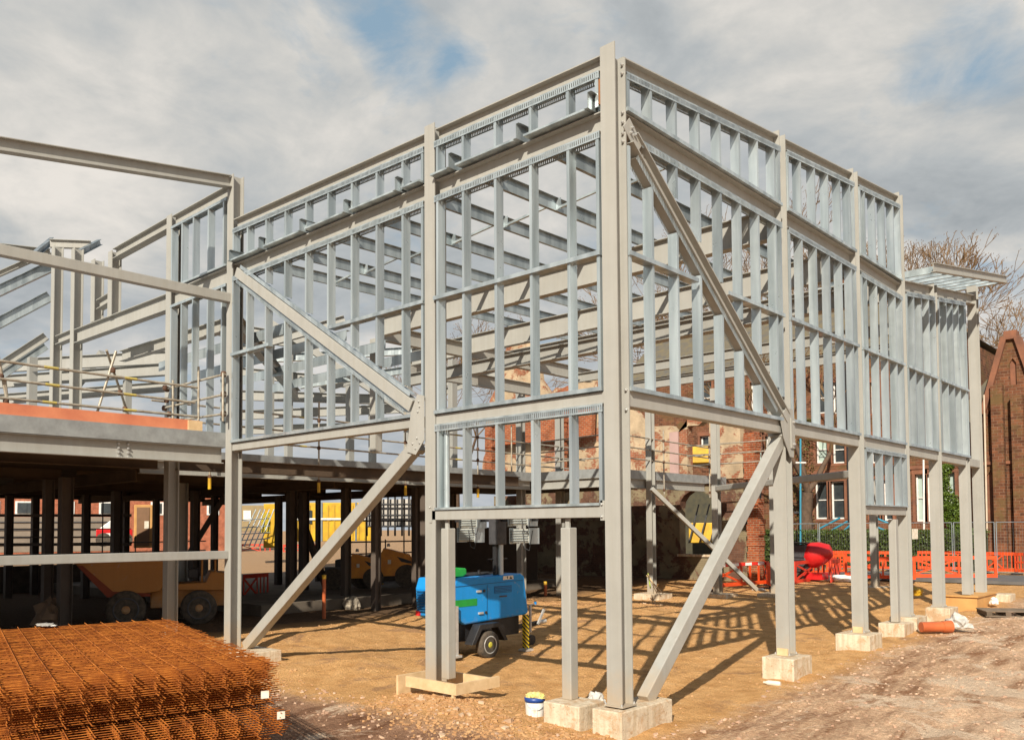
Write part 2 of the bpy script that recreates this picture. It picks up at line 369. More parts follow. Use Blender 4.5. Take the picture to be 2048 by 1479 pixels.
def axis_coords(lo,hi,step,far):
    a=[]; v=lo; 
    while v<hi: a.append(v); v+=step
    a.append(hi); s=step; v=hi
    while v<far: s*=1.28; v+=s; a.append(v)
    s=step; v=lo; b=[]
    while v>-far: s*=1.28; v-=s; b.append(v)
    return b[::-1]+a
gx=axis_coords(-17,7,.085,700); gy=axis_coords(-7.5,19,.085,700)
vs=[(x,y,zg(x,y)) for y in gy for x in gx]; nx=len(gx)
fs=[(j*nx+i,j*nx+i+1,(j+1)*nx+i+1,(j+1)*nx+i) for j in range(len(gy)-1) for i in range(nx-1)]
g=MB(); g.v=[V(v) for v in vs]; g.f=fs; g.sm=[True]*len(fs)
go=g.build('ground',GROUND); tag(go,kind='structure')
# loose stones
def stones(name,n,region,smin,smax,m,lift=.3):
    mb=MB()
    for _ in range(n):
        x,y=region()
        s=smin+(smax-smin)*random.random()**3; z=zg(x,y)+s*lift*.3
        pts=[]; asp=V((random.uniform(.7,1.2),random.uniform(.6,1.0),random.uniform(.35,.7)))
        for cx in (-1,1):
            for cy in (-1,1):
                for cz in (-1,1): pts.append(V((cx*asp.x*random.uniform(.35,.75),cy*asp.y*random.uniform(.35,.75),cz*asp.z*random.uniform(.35,.75)))*s)
        q=Matrix.Rotation(random.uniform(0,6.28),3,'Z')@Matrix.Rotation(random.uniform(-.5,.5),3,'X')
        pts=[(q@p)+V((x,y,z)) for p in pts]
        mb.add(pts,[(0,1,3,2),(4,6,7,5),(0,4,5,1),(2,3,7,6),(0,2,6,4),(1,5,7,3)])
    return tag(mb.build(name,m),kind='stuff')
def reg_out():
    while True:
        x=random.uniform(-7,7.5); y=random.uniform(-7,16)
        if (x>.25 or y<-.6) and not (x>5 and y<-6): return x,y
def reg_heap():
    c=random.choice([(-2.6,-.6,1.0),(-1.4,-1.1,.9),(-3.2,-.5,.9),(-8.6,-.6,.8),(-7.2,-1.2,.9),(-9,15.5,1.5),(-12,13.5,1.6),(-.2,-.9,.8)])
    return random.gauss(c[0],c[2]*.5),random.gauss(c[1],c[2]*.45)
def reg_in(): return random.uniform(-13,0),random.uniform(0,14)
ro=stones('rubble',11000,reg_out,.006,.05,ROCK); tag(ro,'scattered crushed stones on the reddish ground outside the frame','rubble')
ro=stones('rubble',9000,reg_heap,.008,.05,simple('clay_lump',(.50,.30,.14),(.38,.2,.09),.95,scale=5)); tag(ro,'lumpy spoil and gravel heaped around the column feet','rubble')
ro=stones('rubble',4000,reg_in,.006,.035,simple('sandy_lump',(.55,.33,.16),(.42,.23,.1),.95,scale=5)); tag(ro,'sparse small stones on the sandy floor inside the frame','rubble')
ro=stones('rubble',100,lambda:random.choice((reg_out,reg_heap,reg_heap))(),.035,.10,simple('pale_lump',(.66,.50,.34),(.45,.30,.19),.95,scale=5)); tag(ro,'fist sized pale lumps of stone and broken concrete on the dirt','rubble')
# ------------------------------------------------------------------ main steel frame
F=thing('steel_frame_building','tall grey steel corner frame filled with galvanised wall studs, raised on concrete footings','steel frame',(0,0,0))
def col_y(name,x1,yf,z0,z1,b=.235,d=.25,parent=F,m=None,zf=None):
    """H column, flanges facing -y/+y; x1 right edge, yf front face"""
    mb=MB(); t=.018
    mb.box((x1-b,yf,z0),(x1,yf+t,zf or z1)); mb.box((x1-b,yf+d-t,z0),(x1,yf+d,z1)); mb.box((x1-b/2-.008,yf+t,z0),(x1-b/2+.008,yf+d-t,min(zf or z1,z1)-.003))
    return mb.build(name,m or STEEL,parent)
C0=col_y('column',0,0,0,8.50,zf=8.62)
bolts(C0,[(-.035,.232,8.40),(-.035,.232,8.28),(-.035,.232,7.75),(-.035,.232,7.62),(-.035,.232,7.47),(-.035,.232,7.36),(-.035,.232,4.06),(-.035,.232,3.80)],(0,-1,0),.021)
C1=col_y('column',-3.49,0,-.12,8.70)
C2=col_y('column',-9.70,0,-.3,9.68)
Rz=[(5.135,.09,9.13),(8.53,.15,9.52),(11.29,.25,9.83),(13.70,.28,8.25),(17.50,.40,9.0)]
RC=[]
for yb,z0,z1 in Rz:
    RC.append(col_y('column',-.0 if yb>17 else -.012,yb-.25,z0,z1,b=.235))
MB().box((-.235,15.95,.42),(-.012,15.965,4.0)).box((-.235,16.185,.42),(-.012,16.2,4.0)).box((-.13,15.965,.42),(-.115,16.185,4.0)).build('column',STEEL,F)
for (x1_,y0_,z_),cl in zip([(0,0,0.0),(-.012,4.885,.09),(-.012,8.28,.15),(-.012,11.04,.25),(-.012,13.45,.28)],[C0]+RC[:4]):
    bp_=MB().box((x1_-.235-.03,y0_-.03,z_-.012),(x1_+.03,y0_+.28,z_+.008)).build('base_plate',STEEL,cl)
    bolts(bp_,[(x1_-.01+.012,y0_-.012,z_+.008),(x1_-.235-.012,y0_-.012,z_+.008),(x1_-.01+.012,y0_+.262,z_+.008)],(0,0,1),.014)
# column of C2's right hand post inside
# beams of the left face (y 0..0.2)
def ib(p0,p1,w,h,name='beam',m=STEEL,par=F,**k): return MB().ibeam(p0,p1,w,h,**k).build(name,m,par)
def bx(p0,p1,w,h,name='beam',m=STEEL,par=F,bv=.006): return MB().bar(p0,p1,w,h).build(name,m,par,bv)
def zt(x): return 8.52-.0205*x      # top of the top beam on the left face (rises to the left)
for xa,xb in ((-3.49,-.235),(-9.70,-3.725)):
    ib((xa,.11,zt(xa)-.105),(xb,.11,zt(xb)-.105),.20,.21)
    ib((xa,.125,7.64),(xb,.125,7.64),.20,.27)
    MB().bar((xa,.11,3.965),(xb,.11,3.965),.18,.155).build('beam',STEEL,F,.008)
bx((-3.61,.075,2.475),(-.3,.075,2.475),.15,.15)
e=MB().box((-.30,-.012,2.36),(-.235,.006,2.62)).build('end_plate',STEEL,F); bolts(e,[(-.268,-.012,2.57),(-.268,-.012,2.41)],(0,-1,0),.016)
e=MB().box((-3.62,-.012,2.36),(-3.56,-.002,2.62)).build('end_plate',STEEL,F); bolts(e,[(-3.59,-.012,2.60)],(0,-1,0),.014)
# posts below the middle rail
for xa,xb in ((-3.385,-3.225),(-1.00,-.84)):
    mb=MB().box((xa,.02,-.03),(xb,.18,2.27)); MB_=mb.build('post',STEEL,F,.012)
    MB().box((xa+.045,.07,2.27),(xb-.045,.10,2.40)).build('cleat_plate',STEEL,MB_)
# right face beams (x -0.2..0)
def zr(y): return 8.50+.1135*(y-.15)
segs=[(.25,4.885),(5.135,8.28),(8.53,11.04)]
for ya,yb in segs:
    ib((-.125,ya,zr(ya)-.10),(-.125,yb,zr(yb)-.10),.20,.21)
    ib((-.125,ya,7.63),(-.125,yb,7.63-(.04 if ya>8 else 0)),.20,.27)
for ya,yb in ((.25,4.885),(5.135,8.28),(8.53,11.04),(11.29,13.45),(13.70,15.9),(16.2,17.25)):
    MB().bar((-.115,ya,3.955),(-.115,yb,3.955),.18,.21).build('beam',STEEL,F,.008)
MB().box((-.20,8.53,2.49),(-.03,11.04,2.67)).build('beam',STEEL,F,.008)
bx((-.3,16.075,3.955),(-.3,17.25,3.955),.18,.20)
# lower section top beams with slope
def zl(y): return 7.86+.142*(y-11.3)
for ya,yb in ((11.29,13.45),(13.70,17.25)):
    ib((-.12,ya,zl(ya)-.13),(-.12,yb,zl(yb)-.13),.20,.26)
# R posts in the third bay
for (xa,ya,z0,z1) in ((-.20,10.35,.17,2.40),(-.25,9.15,.15,2.45)):
    if ya>10: MB().box((xa,ya,z0),(xa+.16,ya+.16,z1)).build('post',STEEL,F,.012)
# ------------------------------------------------------------------ wall stud panels
def stud_L(mb,x,z0,z1,y0=-.012,dep=.15):
    """C stud on left face, web towards +x"""
    if z1-z0<.05: return
    mb.box((x,y0,z0),(x+.05,y0+.003,z1)); mb.box((x+.047,y0+.003,z0),(x+.05,y0+dep-.003,z1)); mb.box((x,y0+dep-.003,z0),(x+.05,y0+dep,z1)); mb.box((x,y0+.003,z0),(x+.002,y0+.018,z1))
def stud_R(mb,y,z0,z1,x1=.012,dep=.15,open_=1):
    """C stud on right face, web faces -y"""
    if z1-z0<.05: return
    mb.box((x1-.003,y,z0),(x1,y+.05,z1)); mb.box((x1-dep+.003,y,z0),(x1-.003,y+.003,z1)); mb.box((x1-dep,y,z0),(x1-dep+.003,y+.05,z1)); mb.box((x1-.018,y+.048,z0),(x1-.003,y+.05,z1))
def panel(name,label=None):
    o=bpy.data.objects.new(name,None); COL.objects.link(o); o.parent=F
    if label: o['label']=label
    return o
def hb(par,mb,name,m): return mb.build(name,m,par)
# slotted head track : thin leg facing outwards
def head_L(par,xa,xb,za,zb,h=.10,m=SLOT,y0=-.018,dep=.16):
    mb=MB().bar((xa,y0,za-h/2),(xb,y0,zb-h/2),.003,h*.58); mb.bar((xa,y0+dep,za-h/2),(xb,y0+dep,zb-h/2),.003,h*.58); mb.build('slotted_track',m,par)
    mb=MB().bar((xa,y0+dep/2,za-.002),(xb,y0+dep/2,zb-.002),dep-.006,.003)
    for yy in (y0,y0+dep):
        for q in (.105,.895): mb.bar((xa,yy,za-h*q),(xb,yy,zb-h*q),.003,h*.21)
    mb.build('track',GALV,par)
def head_R(par,ya,yb,za,zb,h=.10,m=SLOT,x0=.018,dep=.16):
    mb=MB().bar((x0,ya,za-h/2),(x0,yb,zb-h/2),.003,h*.58); mb.bar((x0-dep,ya,za-h/2),(x0-dep,yb,zb-h/2),.003,h*.58); mb.build('slotted_track',m,par)
    mb=MB().bar((x0-dep/2,ya,za-.002),(x0-dep/2,yb,zb-.002),dep-.006,.003)
    for xx in (x0,x0-dep):
        for q in (.105,.895): mb.bar((xx,ya,za-h*q),(xx,yb,zb-h*q),.003,h*.21)
    mb.build('track',GALV,par)
def sill_L(par,xa,xb,z,h=.055,y0=-.035,dep=.19): MB().box((xa,y0,z),(xb,y0+dep,z+h)).build('track',GALV,par)
def sill_R(par,ya,yb,z,h=.055,x1=.035,dep=.19): MB().box((x1-dep,ya,z),(x1,yb,z+h)).build('track',GALV,par)
def each(par,fn,*a):
    mb=MB(); fn(mb,*a)
    if mb.v: mb.build('stud',GALV,par)
BA=[-3.44,-2.86,-2.18,-1.49,-.81,-.315]
BB=[-9.69,-9.13,-8.43,-7.75,-7.05,-6.35,-5.65,-4.96,-4.28,-3.80]
# --- band under the roof
for xs,xa,xb in ((BA,-3.485,-.245),(BB,-9.69,-3.735)):
    P=panel('stud_panel')
    zh=lambda x: zt(x)-.213
    head_L(P,xa,xb,zh(xa),zh(xb))
    zl0=7.80
    seg=[xa]+[z for z in (-8.465,-7.045,-5.692,-4.295,-3.02,-1.62,-.343) if xa<z-.1<xb-.1]+[xb]
    for i,(a,b) in enumerate(zip(seg,seg[1:])):
        if b-a>.25: sill_L(P,a+(.10 if i else 0),b-.02,zl0,.03,-.10,.26)
    for x in xs: each(P,stud_L,x,zl0+.03,zh(x)-.03)
MB().box((-.262,.0,7.86),(-.238,.12,8.2)).build('timber_packer',simple('stained_timber',(.30,.12,.04),None,.8),F)
# --- main panel bay A
P=panel('stud_panel'); head_L(P,-3.485,-.245,7.50,7.50); sill_L(P,-3.485,-.25,4.05)
for x in BA: each(P,stud_L,x,4.105,7.47)
MB().box((-3.485,-.045,5.84),(-.25,-.03,5.90)).box((-3.485,-.03,5.84),(-.25,.12,5.845)).build('rail',GALV,P)
# --- lower panel bay A
P=panel('stud_panel'); head_L(P,-3.485,-.245,3.885,3.885,.11); MB().box((-3.485,-.03,2.555),(-.31,.14,2.59)).build('track',GALV,P)
for x in BA: each(P,stud_L,x,2.59,3.85)
MB().tube((-3.33,.1,2.59),(-3.33,.1,3.85),.045,n=10).build('conduit',GALV,P)
# --- main panel bay B cut by the diagonal brace
bA0=V((-9.62,.02,7.62)); bA1=V((-3.98,.02,4.19))
def zb(x): return bA0.z+(bA1.z-bA0.z)*(x-bA0.x)/(bA1.x-bA0.x)
P=panel('stud_panel'); head_L(P,-9.69,-3.735,7.50,7.50); sill_L(P,-9.69,-3.95,4.05)
sl=(bA1-bA0).normalized(); up_=V((0,1,0)).cross(sl); up_=-up_ if up_.z<0 else up_
for x in BB:
    c=.22
    zu=zb(x)+c; zd=zb(x)-c
    if zu<7.4: each(P,stud_L,x,max(zu,4.11),7.47)
    if zd>4.2: each(P,stud_L,x,4.105,min(zd,7.47))
dirn=(bA1-bA0)
for s_,m_ in ((.155,GALV),(-.155,SLOT)):
    a=bA0+dirn*.03+up_*s_; b=bA1-dirn*(.03 if s_>0 else .03)+up_*s_
    mb=MB().bar((a.x,-.016,a.z),(b.x,-.016,b.z),.003,.07); mb.build('slotted_track',m_,P)
    MB().bar((a.x,.06,a.z),(b.x,.06,b.z),.15,.004).build('track',GALV,P)
for xa,xb in ((-9.69,-8.25),(-6.28,-3.735)):
    MB().box((xa,-.045,5.84),(xb,-.03,5.90)).box((xa,-.03,5.84),(xb,.12,5.845)).build('rail',GALV,P)
# brace A (box section) with gusset
br=MB().bar((-9.55,.06,7.575),(-4.05,.06,4.235),.16,.20,up_).build('brace',STEEL,F,.01)
gp=MB().poly([[(-4.25,-.03,4.05),(-3.72,-.03,4.05),(-3.62,-.03,3.9),(-3.72,-.03,3.55),(-4.0,-.03,3.42),(-4.12,-.03,3.62),(-4.02,-.03,3.87),(-4.02,-.03,4.12),(-3.85,-.03,4.40),(-3.72,-.03,4.3),(-3.72,-.03,4.06)]][:1] if False else [[(-4.12,-.03,3.50),(-3.90,-.03,3.44),(-3.70,-.03,3.66),(-3.70,-.03,4.36),(-3.86,-.03,4.40),(-4.02,-.03,4.12)]],(0,-.012,0)).build('gusset_plate',STEEL,F)
bolts(gp,[(-3.97,-.042,3.62),(-3.90,-.042,3.54),(-3.86,-.042,3.70),(-3.80,-.042,3.62),(-3.82,-.042,4.28),(-3.80,-.042,4.2),(-3.84,-.042,4.12)],(0,-1,0),.014)
# brace B down to the left footing, brace D2
br=MB().bar((-4.02,.07,3.58),(-9.15,.07,-.06),.17,.20,(0,0,1)).build('brace',STEEL,F,.012)
MB().bar((-3.96,.07,3.62),(-4.05,.07,3.56),.22,.25).build('cap_plate',STEEL,br,.004)
br=MB().bar((-.12,4.88,3.74),(-.12,.68,-.04),.17,.20,(0,0,1)).build('brace',STEEL,F,.012)
MB().bar((-.12,4.93,3.79),(-.12,4.85,3.71),.22,.26).build('cap_plate',STEEL,br,.004)
gp=MB().poly([[(.02,4.62,4.1),(.02,4.86,4.28),(.02,5.12,4.28),(.02,5.12,3.45),(.02,4.98,3.45),(.02,4.75,3.75)]],(.012,0,0)).build('gusset_plate',STEEL,F)
MB().box((.035,4.98,3.60),(.06,5.12,4.12)).build('splice_plate',STEEL,gp)
bolts(gp,[(.06,5.05,4.05),(.06,5.05,3.67)],(1,0,0),.022)
# --- right face panels
def Rys(a,b,n): return [a+(b-a)*i/n for i in range(n+1)]
RA=[.27,.861-.05,1.498-.05,2.14-.05,2.776-.05,3.404-.05,4.029-.05,4.661-.05,4.80]
RB=[5.15,5.658,6.277,6.885,7.474,8.0,8.20]; RCC=[8.55,8.79,9.377,9.95,10.52,10.95]
for ys,ya,yb in ((RA,.255,4.88),(RB,5.14,8.275),(RCC,8.535,11.035)):
    P=panel('stud_panel'); zh=lambda y: zr(y)-.208
    head_R(P,ya,yb,zh(ya),zh(yb)); sill_R(P,ya,yb,7.775)
    for y in ys: each(P,stud_R,y,7.83,zh(y)-.03)
d0=V((.0,.32,7.52)); d1=V((.0,4.92,4.12))
def zd(y): return d0.z+(d1.z-d0.z)*(y-d0.y)/(d1.y-d0.y)
P=panel('stud_panel'); head_R(P,.6,4.88,7.49,7.49); sill_R(P,.255,4.75,4.05)
for y in RA:
    zu=zd(y)+.26; zlw=zd(y)-.24
    if zu<7.4: each(P,stud_R,y,max(zu,4.11),7.46)
    if zlw>4.2: each(P,stud_R,y,4.105,min(zlw,7.46))
dd=(d1-d0).normalized(); upd=V((1,0,0)).cross(dd); upd=-upd if upd.z<0 else upd
a=d0+dd*.3-upd*.15; b=d1-dd*.35-upd*.15
MB().bar((.016,a.y,a.z),(.016,b.y,b.z),.003,.08,upd).bar((-.134,a.y,a.z),(-.134,b.y,b.z),.003,.08,upd).build('slotted_track',SLOT,P)
MB().bar((-.06,a.y,a.z),(-.06,b.y,b.z),.15,.004,upd).build('track',STEEL,P)
for ya,yb in ((.255,2.0),(2.9,4.88)): MB().box((.03,ya,5.84),(.045,yb,5.90)).box((-.12,ya,5.84),(.03,yb,5.845)).build('rail',GALV,P)
br=MB().ibeam(d0+V((-.05,0,0))+dd*.1,d1+V((-.05,0,0)),.20,.21,.018,.012,upd).build('brace',STEEL,F)
gp=MB().bar((.0,.25,7.62),(.0,.55,7.36),.012,.22).build('gusset_plate',STEEL,F); bolts(gp,[(.008,.36,7.58),(.008,.42,7.5),(.008,.33,7.50)],(1,0,0),.02)
for ys,ya,yb in ((RB,5.14,8.275),(RCC,8.535,11.035)):
    P=panel('stud_panel'); zt2=7.485 if ya<8 else 7.44
    head_R(P,ya,yb,zt2,zt2-(.02 if ya>8 else 0)); sill_R(P,ya,yb,4.06)
    for y in ys: each(P,stud_R,y,4.115,zt2-.04)
    MB().box((.03,ya,5.84),(.045,yb,5.90)).box((-.12,ya,5.84),(.03,yb,5.845)).build('rail',GALV,P)
for ys,ya,yb in (([11.31,11.79,12.33,12.9,13.40],11.3,13.44),([13.72,14.32,14.87,15.4,15.95,16.1],13.71,16.15)):
    P=panel('stud_panel'); head_R(P,ya,yb,zl(ya)-.27,zl(yb)-.27); sill_R(P,ya,yb,4.06)
    for y in ys: each(P,stud_R,y,4.115,zl(y)-.31)
    MB().box((.03,ya,5.84),(.045,yb,5.90)).box((-.12,ya,5.84),(.03,yb,5.845)).build('rail',GALV,P)
P=panel('stud_panel'); head_R(P,8.54,11.03,3.85,3.85,.08); MB().box((-.16,8.54,2.672),(.03,11.03,2.70)).build('track',GALV,P)
for y in (8.55,8.885,9.47,10.05,10.63,10.97): each(P,stud_R,y,2.70,3.82)
# --- canopy
K=panel('canopy'); K['label']='low sloping roof canopy with bent galvanised joists'
def zc(y): return 8.05+.17*(y-11.4)
MB().ibeam((.58,11.35,zc(11.35)),(.58,18.1,zc(18.1)),.10,.20).build('fascia',STEEL,K)
MB().ibeam((-2.2,18.05,zc(18.05)),(.53,18.05,zc(18.05)),.10,.18).build('fascia',STEEL,K)
for i in range(8):
    y=11.7+i*.86; mb=MB(); z=zc(y)-.02
    mb.bar((.53,y,z),(-2.4,y,z+.02),.006,.17).bar((.53,y+.03,z+.083),(-2.4,y+.03,z+.103),.06,.006).bar((.53,y-.03,z-.083),(-2.4,y-.03,z-.063),.06,.006); mb.build('joist',GALV,K)
# --- purlins, rafters
for x in (-.343,-1.62,-3.02,-4.295,-5.692,-7.045,-8.465,-9.6):
    mb=MB(); x0=x
    def pz(y): return 7.90+max(0,y-0)*.012
    for ya,yb in ((-.14,11.6),):
        mb.bar((x0,ya,pz(ya)),(x0,yb,pz(yb)),.006,.20).bar((x0+.03,ya,pz(ya)+.103),(x0+.03,yb,pz(yb)+.103),.066,.006).bar((x0-.03,ya,pz(ya)-.103),(x0-.03,yb,pz(yb)-.103),.066,.006)
    if x>-9.5: pu=mb.build('purlin',GALVD,F)
    else: pu=mb.build('purlin',GALVD,F)
    if x>-9.5:
        MB().box((x+.006,2.44,7.83),(x+.11,2.455,8.03)).build('cleat_plate',GALV,pu); MB().box((x+.006,6.8,7.9),(x+.11,6.815,8.1)).build('cleat_plate',GALV,pu)
xs=[-9.6,-8.465,-7.045,-5.692,-4.295,-3.02,-1.62,-.343]
for a,b in zip(xs,xs[1:]):
    MB().bar((a+.05,2.45,7.86),(b-.01,2.45,7.97),.04,.04).build('sag_rod',GALV,F)
    MB().bar((a+.05,6.81,7.93),(b-.01,6.81,8.04),.04,.04).build('sag_rod',GALV,F)
for y,zc0,h in ((5.01,7.54,.52),(8.405,7.61,.54),(11.165,7.69,.58)):
    MB().ibeam((-13.8 if y>6 else -11.2,y,zc0),(-.235,y,zc0),.20,h).build('rafter',STEEL,F)
    if y>8: ib((-13.9,y,zc0-.7),(-.3,y,zc0-.7),.2,.36,'beam',STEEL2) if y<9 else None
ib((-11.3,5.1,7.45),(-11.3,14.3,7.45),.2,.42); ib((-14.0,8.5,7.3),(-14.0,14.3,7.3),.2,.42)
MB().box((-11.42,4.9,4.28),(-11.18,5.12,7.25)).build('column',STEEL,F); 
# purlin strips beyond the last rafter
for k in range(2):
    y=13.6+k*3.4; ib((-11.5,y,7.3+.12*k),(-.3 if k else -.3,y,7.3+.12*k),.16,.3,'beam',STEEL2)
# tall interior columns in line with the old deck edge, reaching down to the ground
for px,xv in ((1300,-10.1),(1432,-8.9),(1548,-7.9)):
    p=at(px,1186,'z',-.1)
    col_y('column',p.x+.12,p.y,-.1,7.2)
MB().bar((-10.0,16.0,3.6),(-7.95,19.6,-.02),.14,.14).build('brace',STEEL,F,.01)
MB().bar((-9.0,18.5,3.62),(-.3,11.4,3.55),.2,.2).build('beam',STEEL,F,.03)
p=at(1748,1172,'z',0); col_y('column',p.x+.12,p.y,0,4.0)
# ------------------------------------------------------------------ concrete footings
def footing(label,x0,x1,y0,y1,zt_,zb_,loc=None,grp='concrete column footings'):
    o=MB().box((x0,y0,zb_),(x1,y1,zt_)).build('concrete_footing',CONC,None,.015)
    # roughen
    tag(o,label,'footing',grp); return o
footing('large wide concrete footing under the corner column and the foot of a diagonal brace',-.36,.10,-.16,1.02,-.035,-.8)
footing('concrete footing left of the corner footing, under a square post beside the bucket',-1.10,-.50,-.25,.30,-.03,-.8)
footing('square concrete footing under the first column along the right side',-.36,.20,4.56,5.30,.075,-.7)
fo=footing('pale ribbed concrete footing under the second column along the right side',-.45,.22,7.92,8.62,.135,-.6)
footing('tapered concrete footing under a thin post, third along the right side',-.38,.16,10.1,10.75,.16,-.5)
footing('concrete footing beside an orange drain pipe under the tower end column',-.40,.18,10.86,11.6,.235,-.4)
footing('small concrete footing under the fifth column along the right side',-.36,.2,13.25,13.95,.265,-.3)
footing('concrete footing under the foot of the left diagonal brace, behind the rusty mesh',-9.35,-8.45,-.30,.42,-.10,-.7)
for px,lab in ((1300,'dim concrete footing by the old plaster wall with battens leaning on it'),(1432,'low wide concrete footing in front of the orange barrier with the red and white band'),(1548,'concrete footing right of the orange barrier with the red and white band')):
    p=at(px,1186,'z',-.1); footing(lab,p.x-.5,p.x+.55,p.y-.3,p.y+.6,-.103,-.8)
p=at(1752,1172,'z',0); footing('shaded concrete footing behind the second column along the right side',p.x-.4,p.x+.4,p.y-.3,p.y+.5,-.004,-.8)
W=thing('timber_shuttering_box','pale timber boards boxed round the foot of the column beside the generator','shuttering',(-3.3,.1,-.15))
MB().box((-3.85,-.30,-.16),(-2.72,-.25,0)).build('board',WOOD,W); MB().box((-2.77,-.249,-.16),(-2.72,.62,0)).build('board',WOOD,W)
MB().box((-3.85,.50,-.2),(-2.80,.55,-.02)).build('board',WOOD,W); MB().box((-4.0,-.36,-.45),(-3.95,.75,0.0)).build('board',WOOD,W)
MB().box((-2.82,-.30,-.42),(-2.78,-.25,-.162)).build('peg',WOOD,W)
W=thing('plywood_shuttering_box','ochre plywood box round the feet of the last two columns','shuttering',(-.2,16.8,.2))
MB().box((-.62,15.8,-.05),(.16,15.85,.36)).build('board',PLY,W); MB().box((.11,15.85,-.05),(.16,17.7,.36)).build('board',PLY,W); MB().box((-.67,15.75,.361),(.20,17.75,.40)).build('lid',PLY,W)
footing('pale concrete stub behind the plywood box, beside white rubbish',-.2,.5,17.8,18.4,.33,-.3)
# timber shims
for y in (4.88,8.27): tag(MB().box((-.22,y-.03,.08 if y<5 else .14),(-.03,y-.002,.20 if y<5 else .26)).build('timber_shim',WOOD),'small timber block at the foot of the %s column along the right side'%('first' if y<5 else 'second'),'timber block')
# ------------------------------------------------------------------ second frame with concrete deck (left and behind)
G=thing('steel_frame_building','wide two storey grey steel frame with a concrete deck over a dark undercroft','steel frame',(-12,0,-.3))
DZ=4.275
def prismz(loop,z0,z1): return MB().poly([[V((x,y,z0)) for x,y in loop]],(0,0,z1-z0))
deckloop=[(-9.93,.05),(-14.1,.05),(-14.1,14.5),(-10.7,14.5),(-10.7,22.6),(-23,22.6),(-23,12.3),(-34,12.3),(-34,-30),(-9.93,-30)]
prismz(deckloop,3.975,DZ).build('concrete_deck',DECK,G)
inner=[(-10.05,.05-.12),(-14.22,-.07),(-14.22,14.62),(-10.82,14.62),(-10.82,22.5),(-22.9,22.5),(-22.9,12.2),(-33.9,12.2),(-33.9,-29.9),(-10.05,-29.9)]
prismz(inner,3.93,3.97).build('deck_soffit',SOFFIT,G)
def gb(p0,p1,w=.2,h=.33,name='beam',m=STEEL): return MB().ibeam(p0,p1,w,h).build(name,m,G)
# edge beams
eb=gb((-10.05,-29.8,3.805),(-10.05,-.03,3.805),.2,.33); 
pts=[(-9.955+.0,-2.05+dx,3.72+dz) for dx in (-.09,.09) for dz in (-.05,.03,.11,.19)]
bolts(eb,[(-10.042,y,z) for x,y,z in pts],(1,0,0),.024)
gb((-14.2,.1,3.81),(-14.2,14.4,3.81)); gb((-14.1,14.6,3.81),(-10.9,14.6,3.81)); gb((-10.8,14.8,3.81),(-10.8,21,3.81))
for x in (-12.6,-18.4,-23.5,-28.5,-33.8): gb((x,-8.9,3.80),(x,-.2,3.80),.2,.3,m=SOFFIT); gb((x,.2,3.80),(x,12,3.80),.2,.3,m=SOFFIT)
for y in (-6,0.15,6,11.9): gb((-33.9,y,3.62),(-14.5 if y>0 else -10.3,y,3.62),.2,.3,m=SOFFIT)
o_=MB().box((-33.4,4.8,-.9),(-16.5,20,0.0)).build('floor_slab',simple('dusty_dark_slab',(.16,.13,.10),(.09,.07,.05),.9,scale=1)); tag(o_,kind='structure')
# beams facing -x side: box rails in the plane of the left wing wall
MB().bar((-9.86,-12,7.07),(-9.86,-.0,7.085),.17,.19).build('beam',STEEL,G,.01)
MB().bar((-9.86,-12,1.80),(-9.86,-.0,1.755),.16,.165).build('beam',STEEL,G,.01)
gb((-9.83,-8,8.35),(-9.83,.0,9.54),.18,.24)
# wing frame along y=0 left of the corner column
def cg(x1,y,z0,z1,b=.24,m=STEEL): 
    return col_y('column',x1,y,z0,z1,b=b,parent=G,m=m)
cg(-12.47,0,-.3,9.55); cg(-15.75,0,7.75,9.45); cg(-16.85,0,7.8,9.47); cg(-18.25,0,DZ,10.1); cg(-19.75,0,DZ,10.5)
gb((-12.71,.11,9.40),(-15.75,.11,9.36),.2,.26); gb((-9.94,.11,9.39),(-12.47,.11,9.37),.2,.26)
gb((-12.71,.11,7.55),(-18.25,.11,7.62),.2,.38); gb((-9.94,.11,7.60),(-12.47,.11,7.56),.2,.36)
gb((-12.6,1.4,7.2),(-18.4,1.4,7.28),.2,.3); gb((-18.5,.15,7.75),(-19.75,.15,7.75),.2,.25); gb((-15.99,.15,8.3),(-16.85,.15,8.25),.2,.25)
def gpanel():
    o=bpy.data.objects.new('stud_panel',None); COL.objects.link(o); o.parent=G; return o
F_=F
P=gpanel(); head_L(P,-12.46,-9.95,9.24,9.25,.06,GALV); sill_L(P,-12.46,-9.95,7.79,.04)
for x in (-12.45,-11.95,-11.42,-10.75,-10.1): each(P,stud_L,x,7.83,9.2)
P=gpanel(); head_L(P,-12.46,-9.95,7.41,7.42,.06,GALV)
for x in (-12.45,-11.95,-11.42,-10.75,-10.15): each(P,stud_L,x,DZ+.02,7.38)
# rails of galvanised profiled steel behind the wing wall
for i,(z,y) in enumerate(((7.0,2.2),(6.9,3.4),(6.85,4.6),(6.8,5.9))):
    MB().bar((-17.8,y,z),(-10.4,y,z+.05),.01,.26).bar((-17.8,y+.05,z+.13),(-10.4,y+.05,z+.18),.12,.008).build('purlin',GALV,G)
gb((-10.6,.4,7.0),(-19.5,8,7.0),.2,.34,m=STEEL2)
# far left sloping members of the wing roof
for (a,b,D,w,h,mm) in (((-20,655),(100,592),25.2,.2,.30,GALVD),((-20,590),(104,532),25.4,.2,.3,GALVD),((-20,556),(100,503),25.6,.2,.14,STEEL),
                      ((0,497),(100,508),25.2,.2,.28,STEEL),((-5,735),(92,672),27,.2,.26,STEEL),((-10,760),(92,692),27.4,.1,.22,GALVD)):
    gb(atd(*a,D),atd(*b,D+.8),w,h,m=mm)
